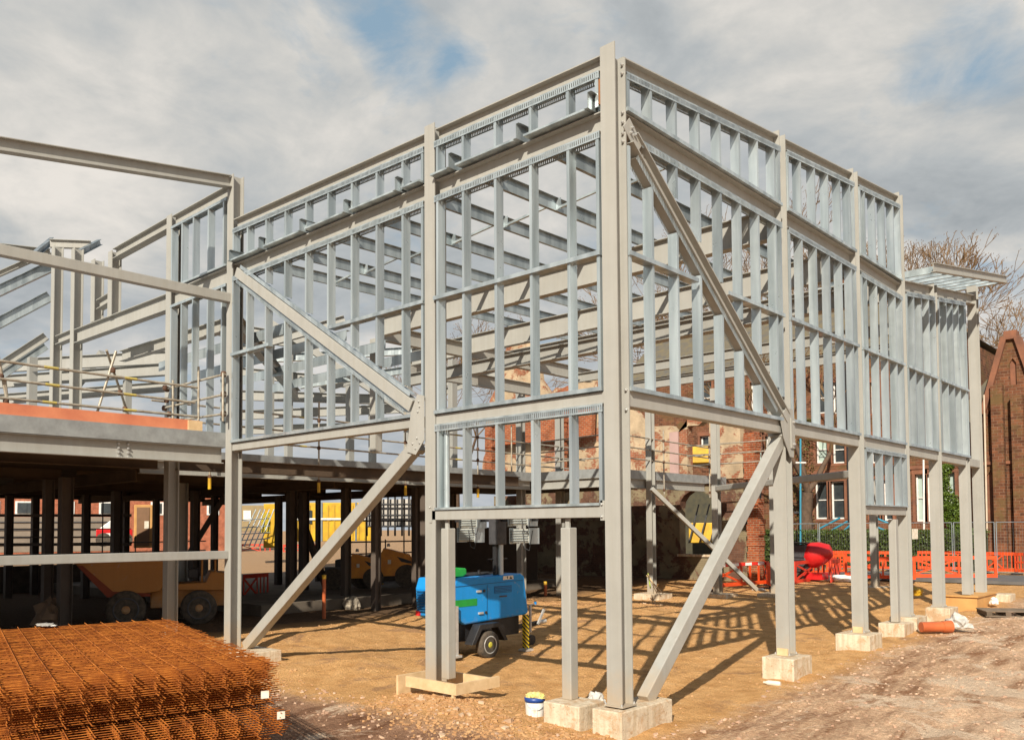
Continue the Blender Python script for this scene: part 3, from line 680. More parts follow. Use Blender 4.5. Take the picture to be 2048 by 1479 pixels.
# little roof canopy at top left
gb(atd(100,487,25.5),atd(182,490,25.9),.16,.24,m=STEEL)
gb(atd(62,515,25),atd(105,480,26.2),.12,.17,m=GALVD); gb(atd(150,510,25),atd(200,484,26.4),.12,.17,m=GALVD)
# deep girders of the far wing, seen across the deck
for (a,b,D,h,mm) in (((-20,733),(345,714),31,.46,STEEL2),((-20,765),(345,738),32,.46,STEEL2),((-20,800),(345,772),33,.40,STEEL2),
                  ((430,655),(640,690),30,.5,STEEL2),((480,745),(700,765),33,.4,STEEL2),((480,790),(800,800),35,.4,STEEL2),((480,700),(690,640),28,.3,STEEL2),
                  ((480,830),(845,815),34,.36,STEEL2),((480,860),(845,850),36,.36,STEEL2),((600,770),(845,735),31,.26,GALVD),((480,720),(845,700),33,.3,GALVD),
                  ((870,790),(1000,742),33,.26,STEEL2),((870,775),(1010,720),34,.22,STEEL2)):
    gb(atd(*a,D),atd(*b,D+.5),.2,h,m=mm)
for (a,b,D) in (((540,645),(850,850),30),((640,780),(760,745),32),((205,705),(140,790),33)):
    MB().bar(atd(*a,D),atd(*b,D+1),.22,.22).build('brace',STEEL2,G)
# light short columns standing on the deck
for px,pt,D in ((65,715,27),(255,760,32),(540,650,31),(578,650,33),(700,760,33),(816,735,32),(745,770,36),(905,720,31)):
    p=atd(px,pt,D); MB().box((p.x-.12,p.y-.12,DZ+.002),(p.x+.12,p.y+.12,p.z)).build('post',STEEL2,G)
# undercroft columns
for px,D,b in ((18,33,.3),(70,35,.3),(96,23,.28),(131,22,.34),(172,33,.3),(233,30,.36),(252,36,.26),(312,34,.25),(362,25,.34),(390,30,.3),(429,34,.26),(557,35,.28),(583,30,.34),(608,32,.34),(636,37,.2),(692,29,.3),(752,27,.27),(832,29,.26),(875,27,.28),(905,33,.26)):
    p=atd(px,1057,D)
    if p.x>-14.2 and p.y>0: p.x=-14.3
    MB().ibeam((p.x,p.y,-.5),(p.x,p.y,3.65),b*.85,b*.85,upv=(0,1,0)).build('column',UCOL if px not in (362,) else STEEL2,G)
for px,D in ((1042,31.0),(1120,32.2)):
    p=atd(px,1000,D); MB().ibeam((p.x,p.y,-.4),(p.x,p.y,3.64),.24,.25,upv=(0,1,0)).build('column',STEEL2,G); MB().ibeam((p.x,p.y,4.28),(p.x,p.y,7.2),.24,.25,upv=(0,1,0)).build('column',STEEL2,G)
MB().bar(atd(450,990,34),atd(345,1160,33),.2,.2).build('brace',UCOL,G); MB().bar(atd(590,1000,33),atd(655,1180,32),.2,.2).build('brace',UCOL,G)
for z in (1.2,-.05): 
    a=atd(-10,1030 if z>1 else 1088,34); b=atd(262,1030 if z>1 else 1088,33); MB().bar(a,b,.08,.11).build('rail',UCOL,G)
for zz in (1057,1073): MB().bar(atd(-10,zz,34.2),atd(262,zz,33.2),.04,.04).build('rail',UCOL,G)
T=thing('edge_guard_rail','dark guard rail with thin uprights along the far edge of the undercroft','guard rail',(-33.7,0,.8))
for z_ in (1.25,1.7): MB().tube((-33.7,-16,z_),(-33.7,12,z_),.03).build('rail',UCOL,T)
for i in range(19): MB().tube((-33.7,-15.5+i*1.5,.7),(-33.7,-15.5+i*1.5,3.6 if i%3==0 else 2.0),.03).build('upright',UCOL,T)
T=thing('edge_guard_rail','dark guard rail with thin uprights behind the rollers at the far edge of the undercroft','guard rail',(-22.8,14,.8))
for z_ in (1.2,1.7,2.6): MB().tube((-22.9,12.4,z_),(-22.9,19,z_),.03).build('rail',UCOL,T)
for i in range(7): MB().tube((-22.9,12.6+i*1.05,.7),(-22.9,12.6+i*1.05,3.6 if i%2 else 1.8),.03).build('upright',UCOL,T)
# toe board and scaffold guard rails on the deck edge
o=MB().box((-10.02,-9,DZ+.0),(-9.985,-.55,DZ+.21)).build('toe_board',ORBOARD); tag(o,'long orange toe board along the edge of the left concrete deck','toe board')
o=MB().box((-9.98,-.80,DZ),(-9.95,-.50,DZ+.20)).build('timber_offcut',WOOD); tag(o,'short pale board at the right end of the orange toe board','board')
def fitting(par,p,r=.05): MB().lathe(V(p)-V((0,0,r)),(0,0,1),[(0,r*.7),(r*.4,r),(r*1.6,r),(r*2,r*.7)],8).build('coupler',FIT,par)
def sleeve(par,a,b,t,r): 
    a=V(a);b=V(b); p=a.lerp(b,t); d=(b-a).normalized(); MB().tube(p-d*.12,p+d*.12,r*1.12,n=8).build('sleeve',SLV,par)
T=thing('scaffold_guard_rail','scaffold tube guard rail with three rails above the orange toe board','guard rail',(-10.3,-2,DZ))
rails=[((5,722),(395,775)),((10,758),(390,805)),((0,795),(395,833))]
for a,b in rails:
    A=at(*a,'x',-10.25); B=at(*b,'x',-10.25); A2=A+(A-B)*1.0
    rl=MB().tube(A2,B,.026).build('rail',TUBE,T); sleeve(rl,A,B,.22,.026); sleeve(rl,A,B,.62,.026)
for a,b in (((213,700),(262,846)),((232,702),(195,822)),((-8,690),(16,810)),((10,760),(18,835))):
    MB().tube(at(*a,'x',-10.31),at(*b,'x',-10.31 if a[0]>215 or a[0]<20 else -11.6),.026).build('tube',TUBE,T)
for q in ((226,740),(240,785),(250,818),(2,753),(12,803),(330,775),(333,800),(338,828)): fitting(T,at(*q,'x',-10.28))
T=thing('scaffold_guard_rail','short scaffold tube guard rail crossing the studs beside the left corner column','guard rail',(-11,-.3,DZ))
for a,b in (((330,778),(450,748)),((325,816),(450,788)),((345,842),(450,827))):
    rl=MB().tube(at(*a,'y',-.12),at(*b,'y',-.12),.026).build('rail',TUBE,T)
    fitting(T,at(b[0]-3,b[1],'y',-.12),.06); fitting(T,at(a[0]+4,a[1],'y',-.12),.06)
for x,y0,y1 in ((397,733,842),(346,760,845),(446,745,842)): MB().tube(at(x,y0,'y',-.18),at(x,y1,'y',-.18),.026).build('tube',TUBE,T)
T=thing('scaffold_guard_rail','long scaffold guard rail on the inner deck edge seen through the left bays','guard rail',(-14.1,8,DZ))
for y_,z_ in ((865,5.43),(893,5.0),(916,4.62)):
    rl=MB().tube((-14.05,.3,z_-.0),(-14.05,17.5,z_-.12),.026).build('rail',TUBE,T); sleeve(rl,(-14.05,.3,z_),(-14.05,17.5,z_-.12),.25,.026); sleeve(rl,(-14.05,.3,z_),(-14.05,17.5,z_-.12),.6,.026)
for y in (1.8,5.1,8.3,11.5): 
    MB().tube((-14.0,y,3.45),(-14.0,y,5.9 if y!=8.3 else 7.4),.026).build('tube',TUBE,T); 
    for z_ in (5.35,4.95,4.57,3.62): fitting(T,(-14.0,y,z_),.05)
    MB().tube((-14.0,y,3.3),(-14.0,y,3.6),.045).build('sleeve',YEL,T)
T=thing('scaffold_guard_rail','scaffold guard rail in front of the plastered ruin, right of the corner column','guard rail',(-10.6,18,DZ))
for z_ in (5.40,5.0,4.62): MB().tube((-10.55,14.7,z_+.05),(-10.55,21.3,z_-.05),.026).build('rail',TUBE,T); MB().tube((-14.0,14.65,z_),(-10.2,14.65,z_+.06),.026).build('rail',TUBE,T); MB().tube((-11.5,20.9,z_+.08),(-8.2,21.1,z_+.1),.026).build('rail',TUBE,T)
for y in (15.1,17.6,20.9): 
    MB().tube((-10.5,y,3.4),(-10.5,y,5.8),.026).build('tube',TUBE,T)
    for z_ in (5.4,5.0,4.62,3.6): fitting(T,(-10.5,y,z_),.05)
for y in (13.2,14.5): MB().tube((-14.0,y,4.2),(-14.0,y,5.9),.026).build('tube',TUBE,T)
# ------------------------------------------------------------------ ruined old building
Ru=thing('ruined_brick_building','half demolished red brick building with patches of cream plaster behind the steel frame','ruined building',(-13,19,0))
def wp(pts,y): return [V((at(a,b,'y',y))) for a,b in pts]
def arch(cx,zb,w,zs,y,n=8):
    pts=[V((cx-w/2,y,zb)),V((cx+w/2,y,zb))]
    for i in range(n+1):
        t=math.pi*i/n; pts.append(V((cx+w/2*math.cos(t),y,zs+w/2*math.sin(t)*.9)))
    return pts
def jag(p,q,y,n=7,amp=.16):
    out=[]
    for i in range(n):
        t=i/n; out.append(V((p[0]+(q[0]-p[0])*t+random.uniform(-amp,amp),y,p[1]+(q[1]-p[1])*t+random.uniform(-amp,amp))))
    return out
yw=24.0
def X_(px,py): return at(px,py,'y',yw).x
def Z_(px,py): return at(px,py,'y',yw).z
aw=(X_(1420,1000)-X_(1365,1000))
xa=X_(1393,1050)
outer=[V((X_(1040,1180),yw,-.6)),V((X_(1512,1180),yw,-.6)),V((X_(1512,1180),yw,4.1)),V((X_(1040,1180),yw,4.1))]
hole=arch(xa,1.05,aw*1.25,3.1,yw)
wall=MB().poly([outer,hole[::-1]],(0,.5,0)).build('wall',DARKPL,Ru)
MB().box((outer[0].x,yw-.03,Z_(1300,1040)),(xa-aw*.8,yw-.002,Z_(1300,1036)+.03)).build('moulding',DARKPL,Ru)
MB().box((xa-aw*.7,yw-.08,.95),(xa+aw*.7,yw-.002,1.05)).build('window_sill',CONC,Ru)
x0=X_(965,850); x1=X_(1484,850)
up_out=[V((x0,yw,4.3)),V((x1,yw,4.3))]+jag((x1,4.5),(x1-.1,6.6),yw)+jag((x1-.1,6.9),(X_(1300,700),6.6),yw,10,.25)+jag((X_(1300,700),6.8),(X_(1210,700),9.2),yw)+jag((X_(1200,690),9.6),(X_(1080,660),9.0),yw)+jag((X_(1075,600),9.9),(X_(1062,560),11.9),yw,4,.08)+jag((X_(1050,545),12.7),(X_(1008,560),12.1),yw,4,.08)+jag((X_(1005,600),11.3),(X_(975,700),8.6),yw,7,.15)+jag((X_(972,700),7.6),(x0,4.6),yw,8,.15)
def rh(px0,px1,z0,z1): return [V((X_(px0,850),yw,z0)),V((X_(px0,850),yw,z1)),V((X_(px1,850),yw,z1)),V((X_(px1,850),yw,z0))]
h1=rh(1374,1418,4.42,7.0); h2=rh(1015,1050,4.45,6.3); h3=rh(1090,1118,4.45,6.6)
MB().poly([up_out,h1],(0,.45,0)).build('wall',PLASTER,Ru)
# brick piers and gable standing on the deck in front of the wall
def pier(px,w,z0,z1,y,m=RUIN,dy=.5):
    x=at(px,900,'y',y).x; mb=MB(); z=z0
    while z<z1:
        s=random.uniform(-.05,.05); h=min(.22,z1-z); mb.box((x-w/2+s,y+random.uniform(-.03,.0),z),(x+w/2+random.uniform(-.06,.06),y+dy,z+h-.004)); z+=h
    return mb.build('brick_pier',m,Ru)
pier(977,.5,4.3,7.8,23.2); pier(1117,.35,4.3,7.7,22.8); pier(1503,.55,-.3,3.4,23.3); pier(1498,.5,4.2,6.1,23.3)
pts=[wp([(990,745),(1200,715),(1200,800),(990,800)],20.9)]
MB().poly([[V((X_(985,800),23.4,6.6)),V((X_(1190,800)+.2,23.4,6.6))]+[V((X_(1190,800)+.3,23.4,8.5)),V((X_(1150,800),23.4,9.2)),V((X_(1060,800),23.4,8.3)),V((X_(985,800),23.4,7.6))]],(0,.3,0)).build('wall',RUIN,Ru)
MB().box((X_(1128,800)-.3,23.6,4.3),(X_(1128,800)+.25,23.68,6.4)).build('wall_panel',simple('pink_plaster',(.62,.45,.42),None,.9,scale=1),Ru)
MB().box((X_(1345,800)-.1,23.85,4.3),(X_(1345,800)+.35,23.93,6.5)).build('wall_panel',simple('mauve_plaster',(.45,.30,.27),None,.9,scale=1),Ru)
# left hand bit of old wall on the deck
p0=at(985,850,'y',22.5)
# corner wall right of the corner column, ground floor return
# dark wall under the deck on the left of it
MB().box((X_(1062,1100)-.2,23.0,-.5),(X_(1040,1100)-.9,23.3,3.9)).build('wall',DARKPL,Ru)
# ------------------------------------------------------------------ sandstone school behind
def window(par,x0,x1,z0,z1,y,glass=GLASS,bars=1,arched=False,mid=True,frame_w=.09):
    fr=MB(); fr.box((x0,y,z0),(x0+frame_w,y+.08,z1)).box((x1-frame_w,y,z0),(x1,y+.08,z1)).box((x0+frame_w,y,z0),(x1-frame_w,y+.08,z0+frame_w)).box((x0+frame_w,y,z1-frame_w),(x1-frame_w,y+.08,z1))
    if mid: zm=(z0+z1)/2; fr.box((x0+frame_w,y+.01,zm-.03),(x1-frame_w,y+.07,zm+.03))
    f=fr.build('window',WHITE,par); MB().box((x0+.05,y+.09,z0+.05),(x1-.05,y+.11,z1-.05)).build('pane',glass,f)
    MB().box((x0-.12,y-.22,z0-.14),(x1+.12,y+.02,z0-.01)).build('sill',SANDTRIM,f)
    return f
Sb=thing('sandstone_building','old red sandstone school building with white sash windows behind the green hedge','building',(-12,44,.5))
yb=44
def XY(px,py,y=yb): p=at(px,py,'y',y); return p.x,p.z
wins=[]
for (a,b,t,bo,g) in ((1631,1655,872,925,BLIND),(1664,1690,872,925,GLASS),(1629,1655,962,1037,GLASS),(1661,1690,962,1037,GLASS),(1830,1851,948,1042,BLIND),(1853,1874,948,1042,BLIND),(1893,1912,944,1037,BLIND),
                    (1740,1760,960,1040,GLASS),(1766,1786,960,1040,GLASS),(1740,1760,872,925,GLASS),(1500,1524,872,925,BLIND),(1500,1524,960,1037,GLASS),(1530,1552,872,925,BLIND),(1631,1655,765,825,GLASS),(1664,1690,765,825,GLASS),(1740,1760,765,825,GLASS),(1830,1851,765,825,GLASS),(1853,1874,765,825,GLASS),(1500,1524,765,825,GLASS),(1330,1352,872,925,GLASS),(1400,1424,872,925,GLASS),(1400,1424,765,825,GLASS)):
    x0,z1=XY(a,t); x1,z0=XY(b,bo); wins.append((x0,x1,z0,z1,g))
xl=XY(1250,900)[0]; xr2=XY(1938,900)[0]; ztop=13.2
outer=[V((xl,yb,-1)),V((xr2,yb,-1)),V((xr2,yb,ztop)),V((xl,yb,ztop))]
holes=[[V((x0,yb,z0)),V((x0,yb,z1)),V((x1,yb,z1)),V((x1,yb,z0))] for x0,x1,z0,z1,g in wins]
MB().poly([outer]+holes,(0,.5,0)).build('wall',SAND,Sb)
for x0,x1,z0,z1,g in wins:
    window(Sb,x0,x1,z0,z1,yb+.2,g)
    MB().box((x0-.18,yb-.06,z1+.0),(x1+.18,yb-.003,z1+.3)).box((x0-.16,yb-.05,z0),(x0-.003,yb-.003,z1)).box((x1+.003,yb-.05,z0),(x1+.16,yb-.003,z1)).build('stone_surround',SANDTRIM,Sb)
MB().box((xl,yb-.12,5.55),(xr2,yb-.003,5.75)).build('string_course',SANDTRIM,Sb)
MB().box((xl+.02,yb+.6,-1),(xr2-.02,yb+9,12.9)).build('rear_wall',SAND,Sb)
MB().add([(xl-.2,yb-.3,13.15),(xr2+.2,yb-.3,13.15),(xr2+.2,yb+9.6,13.15),(xl-.2,yb+9.6,13.15),(xl-.2,yb+4.6,17.2),(xr2-7,yb+4.6,17.2)],[(3,2,1,0),(0,1,5,4),(1,2,5),(2,3,4,5),(3,0,4)]).build('roof',SLATE,Sb)
MB().box((-16.6,yb+4.2,15.5),(-15.4,yb+5.4,19)).build('chimney',SAND,Sb)
MB().box((XY(1690,900)[0]+.15,yb-.15,0),(XY(1690,900)[0]+.28,yb-.03,12.9)).build('drainpipe',BLACK,Sb)
# gabled hall at the right
Gb=thing('gabled_hall','steep gabled red sandstone hall with mossy stone at the right edge','building',(-4,42,.5))
yg=42
def Q(px,py): p=at(px,py,'y',yg); return V((p.x,yg,p.z))
apL=Q(2013,676); apR=Q(2030,676)
el=Q(1972,820); er=Q(2110,880)
lo=Q(1966,1100).x; ro_=Q(2150,1100).x
gl=[V((lo,yg,-1)),V((ro_,yg,-1)),V((ro_,yg,er.z)),V((er.x,yg,er.z)),V((apR.x,yg,apR.z)),V((apL.x,yg,apL.z)),V((el.x,yg,el.z)),V((lo,yg,el.z))]
def lan(px,pt,pb,wpx):
    a=Q(px-wpx/2,pb); b=Q(px+wpx/2,pt); w=b.x-a.x
    return [V((a.x,yg,a.z)),V((a.x,yg,b.z-w*.8)),V((a.x+w/2,yg,b.z)),V((b.x,yg,b.z-w*.8)),V((b.x,yg,a.z))]
hl=[lan(2026,715,770,12),lan(1984,815,910,13),lan(2030,830,915,13),lan(1982,940,1040,14),lan(2032,940,1030,13)]
MB().poly([gl]+hl,(0,.45,0)).build('wall',SAND,Gb)
MB().box((lo+.01,yg+.14,-.9),(ro_-.01,yg+.3,er.z-.05)).build('blind_panel',SANDTRIM,Gb)
MB().poly([[V((er.x,yg+.14,er.z-.04)),V((apR.x,yg+.14,apR.z-.8)),V((apL.x,yg+.14,apL.z-.8)),V((el.x+.3,yg+.14,er.z-.04))]],(0,.1,0)).build('blind_panel',SANDTRIM,Gb)
for px in (2006,2046):
    a=Q(px,1090); MB().box((a.x-.28,yg-.45,-.5),(a.x+.28,yg-.003,Q(px,770 if px<2040 else 790).z)).build('buttress',SAND,Gb)
MB().bar((el.x-.15,yg+.15,el.z-.2),(apL.x-.1,yg+.15,apL.z+.05),.75,.28).build('coping',SANDTRIM,Gb); MB().bar((er.x,yg+.15,er.z-.2),(apR.x+.1,yg+.15,apR.z+.05),.75,.28).build('coping',SANDTRIM,Gb)
MB().box((apL.x-.1,yg-.2,apL.z-.1),(apR.x+.1,yg+.5,apL.z+.35)).build('coping',SANDTRIM,Gb)
MB().box((lo,yg-.12,Q(2000,928).z),(ro_,yg-.003,Q(2000,922).z)).build('string_course',SANDTRIM,Gb)
MB().poly([[V((lo-1.5,yg+.7,el.z-.2)),V((apL.x+.2,yg+.7,apL.z-.5)),V((er.x,yg+.7,er.z))]],(0,10,0)).build('roof',SLATE,Gb)
MB().tube(Q(1970,790)-V((0,.2,0)),Q(1976,1060)-V((0,.2,0)),.05).build('drainpipe',simple('cream_drainpipe',(.62,.50,.38),None,.6),Gb)
# ------------------------------------------------------------------ trees
def tree(label,base,h,spread,seed,lean=0,m=BARK,levels=6,bud=True,cat='tree',kr=1.0):
    rnd=random.Random(seed); T=thing('bare_tree',label,'tree',base,0,'trees in early spring behind the site')
    tr=MB(); cr=MB(); bd=MB()
    def rec(p,d,L,r,lv):
        segs=3 if lv<2 else 2; q=p
        for i in range(segs):
            d=(d+V((rnd.uniform(-.18,.18),rnd.uniform(-.18,.18),rnd.uniform(-.04,.12)))).normalized()
            n_=q+d*(L/segs); r2=r*(.86 if lv else .9)
            (tr if lv<2 else cr).tube(q,n_,max(r,.022),max(r2,.02),6 if lv<2 else 3,False); q=n_; r=r2
        if lv>=levels:
            if bud:
                for _ in range(2):
                    c=q+V((rnd.uniform(-.2,.2),)*3)*1.0; s=.07
                    bd.add([c,c+V((s,0,s)),c+V((0,s,-s*.6))],[(0,1,2)])
            return
        n=rnd.choice((2,3,3)) if lv<2 else 3
        for i in range(n):
            a=rnd.uniform(0,6.283); tilt=rnd.uniform(.35,.85)*spread
            o=V((math.cos(a),math.sin(a),0)); nd=(d*math.cos(tilt)+ (o-d*o.dot(d)).normalized()*math.sin(tilt)); nd.z+=.12; nd.normalize()
            rec(q,nd,L*rnd.uniform(.62,.86),r*rnd.uniform(.50,.68),lv+1)
    rec(V(base),V((lean,0,1)).normalized(),h*.26,h*.022*kr,0)
    top=max(v.z for v in cr.v)-base[2]; k=h/top
    for q_ in (tr,cr,bd):
        for v in q_.v: v.x=base[0]+(v.x-base[0])*k; v.y=base[1]+(v.y-base[1])*k; v.z=base[2]+(v.z-base[2])*k
    tr.build('trunk',m,T); cr.build('crown',TWIG,T)
    if bd.v: bd.build('buds',BUD,T)
    return T
def tp(px,y): 
    p=at(px,1100,'y',y); return (p.x,y,0.0)
def T_(label,px,ytop,y,spread,seed,lean=0,kr=1.0,lv=6):
    b=at(px,1100,'y',y); D=(b-CAM).dot(fw); H=(1057-ytop)/FOC*D+2.3
    return tree(label,(b.x,y,0.0),H,spread,seed,lean,kr=kr,levels=lv)
T_('bare budding tree rising above the sloping canopy, right of the tall frame',1850,395,58,.8,3,0,1.1,7)
T_('bare tree cut by the right edge of the photo above the gabled hall',2085,560,54,1.15,11,-.15,.8,6)
T_('bare tree seen through the studs of the bay just right of the long diagonal brace',1490,405,60,.9,5,.03,.8,7)
T_('bare tree seen through the second bay of the right side',1640,410,63,.9,9,0,.8,7)
T_('bare tree seen low behind the diagonal struts of the first right bay',1370,560,56,1.1,21)
T_('bare tree between the canopy and the gabled hall',1975,585,66,1.1,31,0,.7,6)
T_('bare tree low behind the ruin on its left',915,640,60,1.1,41)
T_('bare ivy clad tree in front of the sandstone wall',1618,690,42,.8,51,0,1.3,5)
# ------------------------------------------------------------------ hedge, ivy
def leafbox(name,label,cat,a,b,n,s,m,core=True,grp=None,shape=None):
    a=V(a);b=V(b); mb=MB(); rnd=random.Random(hash(label)%999)
    for _ in range(n):
        while True:
            p=V([a[i]+(b[i]-a[i])*rnd.random() for i in range(3)])
            # bias to surfaces
            if rnd.random()<.75:
                if rnd.random()<.6: p.y=a.y+rnd.gauss(0,.07)
                else: p.z=b.z+rnd.gauss(0,.06)
            if shape is None or shape(p): break
        d1_=V((rnd.uniform(-1,1),rnd.uniform(-1,1),rnd.uniform(-1,1))).normalized()*s*rnd.uniform(.6,1.3); d2_=d1_.cross(V((rnd.uniform(-1,1),rnd.uniform(-1,1),rnd.uniform(-1,1)))).normalized()*s*.6
        mb.add([p-d1_,p+d2_,p+d1_,p-d2_],[(0,1,2,3)])
    T=thing(name,label,cat,(a.x,a.y,a.z)); mb.build('leaves',m,T)
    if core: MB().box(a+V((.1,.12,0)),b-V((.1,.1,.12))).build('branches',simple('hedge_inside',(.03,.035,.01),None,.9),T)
    return T
h0=at(1585,1063,'y',36.5); h1_=at(1965,1063,'y',36.5)
leafbox('hedge','long clipped green hedge in front of the sandstone building','hedge',(h0.x-3,36.5,-.2),(h1_.x,38,h0.z+.0),15000,.06,LEAF)
i0=at(1883,1090,'y',43.6); i1=at(1925,930,'y',43.6)
leafbox('ivy','bright green ivy climbing the sandstone wall beside the last window','ivy',(i0.x,43.6,-.2),(i1.x,43.95,i1.z),5200,.07,IVY,False,None,lambda p:abs(p.x-(i0.x+i1.x)/2-.35*math.sin(p.z))<(1.0-.13*max(0,p.z-.8))*(.75+.5*noise.noise(p*1.7)) )
i0=at(1560,1090,'y',43.6); i1=at(1625,840,'y',43.6)
leafbox('ivy','thin brownish ivy on the sandstone wall left of the sash windows','ivy',(i0.x,43.6,-.2),(i1.x,43.95,i1.z),2600,.07,simple('olive_ivy_leaf',(.11,.10,.02),(.07,.05,.012),.6,bs=0),False)
# ------------------------------------------------------------------ temporary fence
T=thing('temporary_fence','galvanised wire mesh fence panels standing along the hedge','fence',(-8,33,0))
ya=33.5; fz=at(1700,1046,'y',ya).z
xs=[at(px,1046,'y',ya).x for px in (1556,1637,1722,1812,1905,1990,2070)]
for a,b in zip(xs,xs[1:]):
    fr=MB().tube((a+.04,ya,fz),(b-.04,ya,fz),.022).tube((a+.04,ya,.1),(a+.04,ya,fz),.022).tube((b-.04,ya,.1),(b-.04,ya,fz),.022).tube((a+.04,ya,.15),(b-.04,ya,.15),.02).build('fence_panel',GALVD,T)
    mb=MB(); x=a+.1
    while x<b-.1: mb.bar((x,ya,.15),(x,ya,fz),.004,.004,(1,0,0)); x+=.12
    mb.build('wire_mesh',GALVD,fr)
# ------------------------------------------------------------------ plastic barriers
def make_barrier(label,m=ORANGE,band=None,xstyle=True):
    t=thing('plastic_barrier',label,'barrier',(0,0,0),0,'plastic pedestrian barriers round the site',True)
    mb=MB(); mb.box((-1,-.02,.86),(1,.02,1.0)).box((-1,-.02,.12),(1,.02,.26)).box((-1,-.02,.26),(-.93,.02,.86)).box((.93,-.02,.26),(1,.02,.86))
    if xstyle:
        for a,b in (((-.93,.84),(.05,.28)),((-.93,.28),(.05,.84))): mb.bar((a[0],0,a[1]),(b[0],0,b[1]),.03,.07)
        for x in (.10,.38,.66): mb.box((x-.025,-.018,.26),(x+.025,.018,.86))
    else:
        for i in range(9): x=-.80+i*.2; mb.box((x-.028,-.018,.26),(x+.028,.018,.86))
        mb.box((-.93,-.016,.52),(.93,.016,.60))
    mb.build('frame',m,t)
    MB().box((-.95,-.30,0),(-.80,.30,.06)).box((-.90,-.04,.06),(-.84,.04,.12)).build('foot',BLACK,t); MB().box((.80,-.30,0),(.95,.30,.06)).box((.84,-.04,.06),(.90,.04,.12)).build('foot',BLACK,t)
    if band: MB().box((-.95,-.032,.875),(.95,-.022,.985)).build('reflective_band',band,t)
    return t
BX=make_barrier('x',ORANGE); BV=make_barrier('y',ORANGE,None,False); BR=make_barrier('z',ORANGE,REDWH); BRD=make_barrier('w',REDPL)
first={}
def put_barrier(src,label,pxl,yl,pxr,yr,z=.0):
    a=at(pxl,yl,'z',z); b=at(pxr,yr,'z',z); c=(a+b)/2; d=b-a
    if src.name not in first: first[src.name]=1; o=src; o.location=(c.x,c.y,z); o.rotation_euler=(0,0,math.atan2(d.y,d.x)); o['label']=label
    else: o=dup(src,(c.x,c.y,z),math.atan2(d.y,d.x),label)
    L=(d.length)/2.0; o.scale=(L,1,1); return o
put_barrier(BR,'orange barrier with a red and white reflective band, left of the first right hand column',1412,1182,1538,1172,-.12)
put_barrier(BX,'orange barrier in front, crossed by the thin middle posts',1826,1160,1995,1160,.0)
put_barrier(BX,'orange barrier standing end-on just right of the red and white band barrier',1526,1168,1542,1178,-.12)
put_barrier(BX,'orange barrier behind the square column of the third bay',1690,1160,1832,1164,.0)
put_barrier(BV,'orange barrier with upright slots, back row right of the white notice',1836,1142,1926,1144,.0)
put_barrier(BV,'orange barrier in front of the hedge beside the red mixer drum',1655,1140,1785,1143,.0)
put_barrier(BX,'orange barrier at the right edge whose left end shows crossed bars',1974,1146,2035,1148,.0)
put_barrier(BV,'orange slotted barrier cut by the right edge of the photo',2030,1148,2095,1152,.0)
put_barrier(BRD,'dark red barrier leaning in the heap left of the red mixer',1590,1172,1672,1160,-.15)
put_barrier(BRD,'dark red barrier end draped with netting beside the second right hand column',1662,1170,1680,1162,-.15)
put_barrier(BRD,'dim red barrier standing in the undercroft beside the left corner column',486,1206,536,1200,-.3)
put_barrier(BRD,'far red barrier beyond the undercroft, left of the yellow silo',482,1106,552,1106,-.3)
put_barrier(BRD,'far red barrier beyond the undercroft, under the yellow silo',566,1108,640,1108,-.3)
put_barrier(BX,'far orange barrier beyond the undercroft beside the ochre doorway',270,1093,302,1095,-.3)
put_barrier(BRD,'far red barrier beyond the undercroft at the left of the round dark columns',205,1088,262,1090,-.3)
put_barrier(BX,'orange barrier slumped in the heap between the first column and the red mixer',1560,1170,1640,1152,-.12)
put_barrier(BV,'orange barrier end behind the heap of dark red barriers',1600,1152,1690,1150,-.05)
# white notice on the post, red mixer drum, generator behind
n0=at(1824,1057,'x',-.02); n1=at(1838,1077,'x',-.02)
N=MB().box((-.02,11.35,n1.z),(-.012,11.35+.38,n0.z)).build('notice_sheet',PAPER); tag(N,'white paper notice fixed beside the tower end column','notice')
T=thing('concrete_mixer','bright red concrete mixer drum behind the barriers','mixer',tuple(at(1635,1165,'z',-.1)))
c=at(1635,1112,'y',T.location.y)
MB().lathe(c-V((.75,0,.1)),(1,.15,.28),[(0,.12),(.12,.42),(.55,.55),(.95,.46),(1.3,.26),(1.32,.2)],18).build('drum',REDP,T)
MB().box((c.x-.9,c.y-.3,.05),(c.x+.3,c.y+.3,.32)).build('frame',REDP,T); MB().lathe((c.x-.7,c.y-.45,.05),(0,1,0),[(0,.28),(.14,.28)],14).build('wheel',TYRE,T)
T=thing('site_machine','small grey engine unit left of the red mixer drum','machine',tuple(at(1600,1165,'z',-.1)))
c=at(1598,1100,'y',T.location.y); MB().box((c.x-.5,c.y,.35),(c.x+.28,c.y+.7,c.z+.25)).build('housing',DGREY,T,.06); MB().box((c.x-.5,c.y-.05,c.z+.28),(c.x+.32,c.y+.75,c.z+.33)).build('lid',BLACK,T)
for i in range(5): MB().box((c.x-.4,c.y-.02,.45+i*.12),(c.x+.2,c.y-.003,.5+i*.12)).build('vent',BLACK,T)
